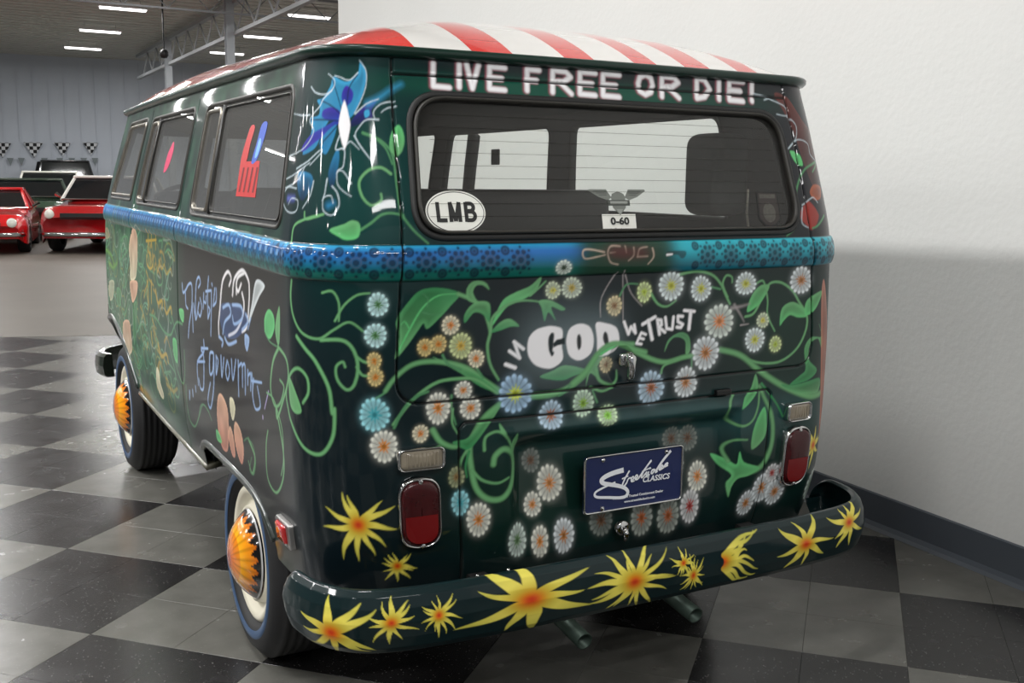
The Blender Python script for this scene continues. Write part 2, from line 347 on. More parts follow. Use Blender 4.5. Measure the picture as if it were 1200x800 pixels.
def S(u,z):
    u=np.asarray(u,float); z=np.asarray(z,float); u,z=np.broadcast_arrays(u,z)
    s=np.sign(u); a=np.abs(u)
    w=np.interp(z,_zf,_W); r=np.interp(z,_zf,_R); F=np.interp(z,_zf,_F); RCz=np.interp(z,_zf,_C)
    # smoothing of the profiles is done by dense interpolation below
    cx=w-RCz; xa=cx+RCz*np.sin(TH0)
    x=xa*a/A; y=r+CR*(a/A)**2
    th=TH0+(a-A)/ARC*(np.pi/2-TH0); cy=r+CR+RCz*np.cos(TH0)
    m=(a>A)&(a<=U1)
    x=np.where(m,cx+RCz*np.sin(th),x); y=np.where(m,cy-RCz*np.cos(th),y)
    # side
    m=(a>U1)&(a<=U2)
    t=(a-U1)/SIDE; yend=F-RF-.10
    ys=cy+t*(yend-cy)
    ws=w-.035*np.clip(t,0,1)**3
    x=np.where(m,ws,x); y=np.where(m,ys,y)
    # front corner + front
    w2=w-.035; m=a>U2
    tf=np.clip((a-U2)/ARCF,0,1)*(np.pi/2-.2)
    k=np.clip((a-U2-ARCF)/.5,0,1)
    xf=w2-RF*(1-np.cos(tf)); yf=yend+RF*np.sin(tf)
    xE=w2-RF*(1-np.cos(np.pi/2-.2)); yE=yend+RF*np.sin(np.pi/2-.2)
    xf=np.where(k>0,xE*(1-k),xf); yf=np.where(k>0,yE+(.10)*(1-(1-k)**2)*.8,yf)
    x=np.where(m,xf,x); y=np.where(m,yf,y)
    return np.stack([s*x,y,z],-1)
UMAX=U3+.5

def UL(y, z=1.3):      # side distance u for a given y
    cy = .254; ye = np.interp(z, ZK, FK)-RF-.10
    return U1+(y-cy)*SIDE/(ye-cy)
def SN(u, z):
    e = 1e-3; u = np.clip(u, -UMAX+.004, UMAX-.004); a = S(u+e, z)-S(u-e, z); b = S(u, np.asarray(z)+e)-S(u, np.asarray(z)-e); n = np.cross(a, b); return n/np.linalg.norm(n, axis=-1, keepdims=True)
def offs(u, z, d): return S(u, z)+SN(u, z)*np.asarray(d)[..., None]
if (SN(0., 1.) @ np.array([0, -1, 0])) < 0:
    _sn = SN
    def SN(u, z): return -_sn(u, z)
REAR_WIN = rrect(-.605, .600, 1.348, 1.697, .085, -.578, .572, n=10)
WINL = [rrect(-2.125, -1.050, 1.362, 1.722, .05), rrect(-3.27, -2.32, 1.372, 1.727, .05), rrect(-4.16, -3.42, 1.382, 1.735, .05, -4.02, -3.42)]
WINR = [rrect(1.33, 2.40, 1.362, 1.722, .05), rrect(2.58, 3.70, 1.372, 1.727, .05), rrect(3.86, 4.20, 1.382, 1.735, .04)]
WSH = rrect(-UMAX+.02, -4.42, 1.33, 1.72, .08)
ARCH = [[(-2.06, .2), (-2.06, .555), (-1.98, .585), (-1.75, .588), (-1.5, .583), (-1.37, .568), (-1.29, .53), (-1.235, .47), (-1.2, .2)],
        [(-3.50, .2), (-3.52, .50), (-3.60, .62), (-3.80, .70), (-4.0, .75), (-4.2, .755), (-4.4, .70), (-4.5, .6), (-4.52, .2)]]
def bottom(u):
    a = np.abs(u); return np.where(a > 2.06, .478, np.where(a > .75, .415, .445))
def lift(u): return .015*np.clip((np.abs(u)-1)/1.5, 0, 1)
def seamdist(u, z):
    """distance to the nearest panel gap"""
    d = np.full(np.shape(u), 9.)
    def poly(P):
        nonlocal d
        for (x1, y1), (x2, y2) in zip(P[:-1], P[1:]):
            L = (x2-x1)**2+(y2-y1)**2; t = np.clip(((u-x1)*(x2-x1)+(z-y1)*(y2-y1))/L, 0, 1); d = np.minimum(d, np.hypot(u-x1-t*(x2-x1), z-y1-t*(y2-y1)))
    poly(TG+[TG[0]]); poly(EL); poly([(-2.30, .49), (-2.29, 1.75)]); poly([(-3.33, .49), (-3.33, 1.76)]); poly([(-4.19, .76), (-4.19, 1.36)]); poly([(-.616, 1.74), (-.612, 1.785)]); poly([(.616, 1.74), (.612, 1.785)])
    return d
def _tg():
    Q = rrect(-.655, .655, .945, 1.742, .07, -.616, .616); h = len(Q)//2; return Q[:h]+[(.616, 1.742), (-.616, 1.742)]
TG = _tg()
EL = [(-.495, .45), (-.495, .872), (-.48, .886), (.48, .886), (.495, .872), (.495, .45)]
def disp(u, z):
    zz = z-lift(u); b = np.clip(1-((zz-1.289)/.043)**2, 0, 1)**.5
    d = .014*b
    # plate recess in the engine lid: deepest under its upper lip, running out towards the bottom
    mx = 1/(1+np.exp(-(u+.335)/.010))*1/(1+np.exp((u-.350)/.010)); top = 1/(1+np.exp((z-.818+.06*np.clip(np.abs(u)-.28, 0, 1))/.007)); dep = np.clip((z-.50)/.28, 0, 1)
    d = d-.050*mx*top*dep**.8
    d = d+.010*np.exp(-((z-.850)/.016)**2)*np.clip((.40-np.abs(u))/.05, 0, 1)
    # handle dish of the tailgate
    d = d-.012*np.clip(1-np.hypot((u+.035)/.045, (z-1.0)/.055), 0, 1)**.5*(z < 1.05)
    s = seamdist(u, z); d = d-.006*np.clip(1-s/.0042, 0, 1)**.5
    return d
# ------------------------------------------------------------------ painted decoration: an airbrushed colour field on the panels
CR_ = .002; CU0, CU1, CZ0, CZ1 = -4.36, 1.12, .40, 1.80
CW, CH = int((CU1-CU0)/CR_), int((CZ1-CZ0)/CR_)
gu = CU0+(np.arange(CW)+.5)*CR_; gz = CZ0+(np.arange(CH)+.5)*CR_
PALN = dict(g1=(108, 168, 112), g2=(82, 142, 96), g3=(100, 196, 120), g4=(58, 140, 84), gy2=(110, 170, 60), w=(244, 242, 244), w2=(214, 222, 224), k=(26, 38, 42), kk=(44, 48, 50), bk2=(30, 28, 30),
    pk=(176, 96, 112), c1=(62, 160, 205), c2=(40, 120, 165), n1=(16, 34, 60), v1=(58, 44, 150), v2=(36, 60, 150), v3=(90, 100, 180), l1=(205, 220, 228), l2=(158, 150, 150), l3=(196, 176, 158), mr=(84, 34, 36),
    gl=(150, 170, 175), sb=(150, 180, 222), sb2=(70, 120, 196), lv=(180, 168, 215), ro=(226, 180, 150), ro2=(205, 140, 120), cr=(226, 220, 186), yl=(176, 150, 48), br=(110, 52, 46), br2=(70, 48, 48), or3=(196, 96, 50), rd=(150, 50, 42))
PAL = {k: lin(v) for k, v in PALN.items()}
rs = np.random.RandomState(7)
def lowfreq(shape, cell, seed):
    r = np.random.RandomState(seed); h, w_ = shape; a = r.rand(h//cell+3, w_//cell+3)
    y = np.arange(h)/cell; x = np.arange(w_)/cell; yi = y.astype(int); xi = x.astype(int); fy = y-yi; fx = x-xi; fy = fy*fy*(3-2*fy); fx = fx*fx*(3-2*fx)
    A = a[yi][:, xi]; B = a[yi][:, xi+1]; C = a[yi+1][:, xi]; D = a[yi+1][:, xi+1]
    return (A*(1-fx)+B*fx)*(1-fy)[:, None]+(C*(1-fx)+D*fx)*fy[:, None]
GU, GZ = np.meshgrid(gu, gz)
def blob(u, z, ru, rz): return np.exp(-((GU-u)/ru)**2-((GZ-z)/rz)**2)
cv = np.zeros((CH, CW, 3)); cv[:] = lin((13, 25, 31))
n1 = lowfreq((CH, CW), 90, 1); n2 = lowfreq((CH, CW), 30, 2)
def mixc(a, c): global cv; a = np.clip(a, 0, 1)[..., None]; cv = cv*(1-a)+np.asarray(c)*a
teal = lin((8, 66, 62)); grn = lin((16, 50, 38)); grn2 = lin((30, 86, 52)); sg = lin((20, 23, 23)); fg = lin((36, 80, 60))
mixc(.8*blob(-.72, 1.50, .22, .35)+.35*(n1 > .5)*0, teal)
mixc(.6*blob(.48, 1.10, .36, .18)+.6*blob(.62, .75, .25, .3)+.5*blob(-.33, .72, .22, .22)+.4*blob(0, .62, .5, .2), grn)
mixc(.6*blob(.36, .80, .5, .06)+.35*blob(.1, .85, .5, .05), lin((44, 84, 84)))
mixc(.9*np.clip((-GU-.97)/.12, 0, 1)*(GZ < 1.26), sg)
mixc(.7*blob(-1.5, .95, .4, .25), lin((34, 28, 27)))
mixc(np.clip((-GU-2.15)/.35, 0, 1)*(GZ < 1.30)*(.7+.3*n2), fg)
mixc(.5*np.clip((-GU-2.6)/.8, 0, 1)*(GZ < 1.30)*np.clip((n2-.2)/.6, 0, 1), lin((74, 132, 92)))
mixc(.8*np.clip((-GU-1.0)/.1, 0, 1)*(GZ > 1.33), lin((34, 58, 50)))
mixc(.55*np.clip((-GU-1.0)/.1, 0, 1)*(GZ > 1.33)*np.clip((n2-.3)/.6, 0, 1), lin((56, 100, 76)))
mixc(.5*np.clip((GU-.5)/.3, 0, 1)*(GZ > 1.33), lin((60, 46, 52)))
mixc(.6*np.clip((-GU-1.0)/.2, 0, 1)*np.clip((.52-GZ)/.03, 0, 1), lin((60, 74, 66)))
mixc(.85*blob(-.36, 1.72, .35, .03)+.85*blob(.1, 1.72, .4, .03), lin((14, 76, 60)))
def window(u0, u1, z0, z1):
    i0 = max(0, int((u0-CU0)/CR_)); i1 = min(CW, int((u1-CU0)/CR_)+1); j0 = max(0, int((z0-CZ0)/CR_)); j1 = min(CH, int((z1-CZ0)/CR_)+1)
    return slice(j0, j1), slice(i0, i1)
def over(sl, a, c):
    a = a[..., None]; cv[sl] = cv[sl]*(1-a)+c*a
def dist_poly(X, Y, P, w0, w1):
    """signed stroke field: distance minus the tapering half width"""
    D = np.full(X.shape, 9.); n = len(P)-1
    for i in range(n):
        (x1, y1), (x2, y2) = P[i], P[i+1]; L = (x2-x1)**2+(y2-y1)**2+1e-12
        t = np.clip(((X-x1)*(x2-x1)+(Y-y1)*(y2-y1))/L, 0, 1); wd = (w0+(w1-w0)*(i+t)/n)/2
        D = np.minimum(D, np.hypot(X-x1-t*(x2-x1), Y-y1-t*(y2-y1))-wd)
    return D
def stroke(P, w0, w1, c, soft, al, smooth=True, aniso=1.):
    P = smooth_open(P, 7) if smooth else np.array(P, float)
    pad = max(w0, w1)*(1+soft)+.006; sl = window(P[:, 0].min()-pad, P[:, 0].max()+pad, P[:, 1].min()-pad, P[:, 1].max()+pad)
    X, Y = GU[sl], GZ[sl]
    if X.size == 0: return
    D = dist_poly(X, Y, P, w0, w1); f = max(.0012, soft*max(w0, w1)*.5)
    a = np.clip(.5-D/(2*f), 0, 1)*al; core = np.clip(-D/(max(w0, w1)*.5+1e-6), 0, 1)[..., None]
    over(sl, a, c*(.78+.34*core))
def polyfill(P, c, c2, sm, al):
    P = smooth_closed(P, 5) if sm else np.array(P, float)
    sl = window(P[:, 0].min()-.008, P[:, 0].max()+.008, P[:, 1].min()-.008, P[:, 1].max()+.008); X, Y = GU[sl], GZ[sl]
    if X.size == 0: return
    m = inpoly(X, Y, P); D = dist_poly(X, Y, np.vstack([P, P[:1]]), 0, 0); sd = np.where(m, -D, D); a = np.clip(.5-sd/.0032, 0, 1)*al
    t = np.clip((Y-P[:, 1].min())/(np.ptp(P[:, 1])+1e-6), 0, 1)
    if c is PAL['w']: cc = np.ones(X.shape+(3,))*c
    else:
        e = np.clip(-sd/.014, 0, 1); ns = n2[sl][..., None]; cc = (c2[None, None]*(1-t[..., None])+c[None, None]*t[..., None])*(1.12-.42*e[..., None]*(.4+ns))
    over(sl, a, cc)
KIND = dict(cg=((190, 226, 226), (70, 120, 60)), cc=((150, 212, 220), (60, 160, 170)), o2=((212, 190, 130), (196, 118, 40)), yo=((222, 214, 186), (206, 120, 40)), yg=((196, 206, 150), (196, 160, 60)), wk=((214, 224, 214), (40, 60, 40)),
    yy=((206, 216, 186), (206, 196, 70)), yb=((206, 216, 196), (186, 160, 60)), cb=((214, 198, 156), (130, 84, 36)), bl=((160, 190, 216), (196, 206, 50)), bb=((178, 200, 216), (160, 90, 34)), gl=((190, 214, 190), (130, 170, 40)),
    gm=((206, 230, 190), (130, 200, 50)), gy=((206, 220, 160), (170, 190, 60)), wy=((216, 226, 226), (190, 190, 50)), wb=((214, 220, 222), (176, 110, 40)), wo=((206, 214, 206), (214, 130, 70)), do=((150, 156, 120), (130, 100, 60)),
    dk=((116, 122, 116), (96, 66, 44)), dr=((150, 156, 148), (160, 84, 40)), wr=((206, 206, 206), (160, 44, 36)), wg=((200, 214, 206), (90, 124, 80)))
KIND['or'] = ((222, 222, 210), (206, 126, 40))
def flower(u, z, ru, rz, kind):
    p, c = (lin(v) for v in KIND[kind]); sl = window(u-ru*1.6, u+ru*1.6, z-rz*1.6, z+rz*1.6); X, Y = (GU[sl]-u)/ru, (GZ[sl]-z)/rz
    if X.size == 0: return
    q = np.hypot(X, Y); th = np.arctan2(Y, X); r = np.random.RandomState(int(abs(u*977+z*331)*10) % 9999)
    n = 15 if ru > .03 else 12; ph = r.rand()*6; s = .5+.5*np.cos(n*th+ph); edge = .86+.14*s**.5+.03*np.cos(3*th+ph)
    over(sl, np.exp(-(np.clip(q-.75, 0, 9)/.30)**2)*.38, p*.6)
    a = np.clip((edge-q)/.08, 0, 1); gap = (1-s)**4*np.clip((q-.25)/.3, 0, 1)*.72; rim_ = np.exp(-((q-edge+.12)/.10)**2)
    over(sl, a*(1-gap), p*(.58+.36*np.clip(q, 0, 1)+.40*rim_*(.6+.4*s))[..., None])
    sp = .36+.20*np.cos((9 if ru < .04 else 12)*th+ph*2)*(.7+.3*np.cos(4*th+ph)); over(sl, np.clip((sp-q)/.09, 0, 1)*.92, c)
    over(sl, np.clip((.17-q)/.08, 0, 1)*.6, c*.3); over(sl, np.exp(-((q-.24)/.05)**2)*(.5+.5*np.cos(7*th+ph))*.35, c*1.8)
def petal_star(fieldX, fieldY, n, seed, r0, ex=1., rot=0.):
    """returns alpha and t (0 centre .. 1 tip) of a wavy long petalled star in unit coordinates"""
    r = np.random.RandomState(seed); A = np.zeros(fieldX.shape); T = np.zeros(fieldX.shape)
    for i in range(n):
        th = rot+2*pi*i/n+r.uniform(-.13, .13); L = r.uniform(.72, 1.1); bend = r.uniform(-.45, .45); wv = r.uniform(.8, 1.2)
        c_, s_ = cos(th), sin(th); X = (fieldX*c_+fieldY*s_)/L; Y = (-fieldX*s_+fieldY*c_)/L
        Y = Y-bend*X*X*.7-.05*np.sin(X*6+i)*X; t = np.clip(X, 0, 1); hw = .094*wv*(1.9/n*6)**.6*np.sin(np.clip(t, 0, 1)**.62*pi)**.8*(1-.25*t)+.006*(t < .97)
        a = np.clip((hw-np.abs(Y))/.02+.3, 0, 1)*(X > 0)*(X < 1); sel = a > A; A = np.maximum(A, a); T = np.where(sel, t, T)
    return A, T
YC = lin((236, 222, 96)); YD = lin((188, 186, 40)); OC = lin((232, 112, 26)); RC_ = lin((206, 58, 24))
def star_cols(q, T):
    k = np.clip((q-.12)/.30, 0, 1)[..., None]; base = YD*(1-k)+YC*k; tipd = np.clip((T-.45)/.55, 0, 1)[..., None]; base = base*(1-.45*tipd)+lin((120, 150, 40))*.3*tipd
    o = np.exp(-(q/.22)**2)[..., None]; base = base*(1-o)+OC*o; o = np.exp(-(q/.10)**2)[..., None]; return base*(1-o)+RC_*o
def star(u, z, r, n, seed, ex, rot, inn):
    sl = window(u-r*1.15, u+r*1.15, z-r*1.15, z+r*1.15); X, Y = (GU[sl]-u)/r, (GZ[sl]-z)/r
    A, T = petal_star(X, Y, n, seed, r, ex, rot); q = np.hypot(X, Y); over(sl, np.maximum(A, np.clip((.17-q)/.04, 0, 1)), star_cols(q, T))
def SCROLLS():
    r = np.random.RandomState(21)
    for k in range(95):
        u0 = r.uniform(-4.25, -2.38); z0 = r.uniform(.56, 1.22); n = 9; a0 = r.uniform(0, 6.28); s_ = r.choice([-1, 1]); R0 = r.uniform(.035, .10)
        P = [(u0+R0*1.4*(1-i/n)*cos(a0+s_*i*.75), z0+R0*(1-i/n)*sin(a0+s_*i*.75)) for i in range(n)]; P = [(P[0][0]+r.uniform(-.15, .15), P[0][1]+r.uniform(-.14, .14))]+P
        stroke(P, .010, .005, lin([(96, 160, 112), (120, 186, 150), (150, 150, 70), (160, 176, 160)][k % 4]), .6, .55)
    for k in range(26):
        u0 = r.choice([-3.02, -2.80, -2.6])+r.uniform(-.08, .08); z0 = r.uniform(.6, 1.2); w_ = r.uniform(.03, .06)
        stroke([(u0-w_, z0+r.uniform(-.03, .03)), (u0, z0+r.uniform(.0, .03)), (u0+w_, z0-r.uniform(.0, .04))], .016, .006, lin((186, 150, 46)), .6, .6)
# the belt band: blue and teal with dark medallions, interrupted by a bow at the back
ZB = (GZ-lift(GU)-1.248)/.082; inb = (ZB > 0) & (ZB < 1)
blue = lin((36, 110, 184)); tealb = lin((10, 104, 94)); cyan = lin((44, 178, 196)); dk = lin((8, 26, 48)); dgn = lin((26, 60, 44))
t = np.clip((ZB-.22)/.5, 0, 1)[..., None]; side = np.clip((-GU-.80)/.15, 0, 1)[..., None]; left = (GU < 0)[..., None]
bandc = np.where(left, (tealb*(1-t)+blue*t), (lin((20, 110, 130))*(1-t)+cyan*t))
hi = np.clip((ZB-.8)/.2, 0, 1)[..., None]; bandc = bandc*(1-.5*hi)+cyan*.5*hi
mot = (.72+.5*lowfreq((CH, CW), 9, 5))[..., None]; bandc = bandc*(1-side)+(bandc*mot)*side
gap = 1/(1+np.exp(-(GU+.175)/.012))*1/(1+np.exp((GU-.125)/.012)); bandc = bandc*(1-gap[..., None])+dgn*gap[..., None]
cv = np.where(inb[..., None], bandc, cv)
k = -.19
for i_, u0 in enumerate([.233+.0815*i for i in range(-50, 11)]):
    if -.27 < u0 < .19: continue
    big = 1 if u0 > -1.05 else .8
    for du, dz, r_, al in ((0, .043, .033, .85), (-.041, .067, .0145, .9), (-.041, .015, .0145, .9)):
        zc = 1.248+dz+float(lift(u0)); sl = window(u0+du-.038, u0+du+.038, zc-.038, zc+.038); X, Y = GU[sl]-u0-du, GZ[sl]-zc
        if X.size == 0: continue
        q = np.hypot(X, Y)/r_; th = np.arctan2(Y, X)
        if r_ > .02:
            A_ = np.exp(-(q/.85)**4)*.45; f8 = np.abs(((th/(2*pi)*8) % 1)-.5)*2
            for rr_, dr_ in ((.62, .24), (.97, .16)):
                k8 = np.hypot(q-rr_, (1-f8)*rr_*pi/8 if rr_ > .8 else f8*rr_*pi/8); A_ = np.maximum(A_, np.clip((dr_-k8)/.09, 0, 1)*al)
            A_ = np.maximum(A_, np.clip((.30-q)/.1, 0, 1)*al); over(sl, A_*big*inb[sl], dk); over(sl, np.exp(-((q-.36)/.06)**2)*.4*inb[sl], lin((90, 90, 110)))
        else: over(sl, np.clip((1-q)/.3, 0, 1)*al*(.85+.15*np.cos(q*9))*big*inb[sl], dk)
sl = window(-4.3, -.98, 1.24, 1.36); tick = (np.abs(((GU[sl]*38) % 1)-.5) < .16)*(np.abs(ZB[sl]-.3) < .16); over(sl, tick*.55*inb[sl], lin((12, 60, 70)))
tick = (np.abs(((GU[sl]*20) % 1)-.5) < .2)*(np.abs(ZB[sl]-.68) < .10); over(sl, tick*.5*inb[sl], lin((150, 190, 230)))
SCROLLS()
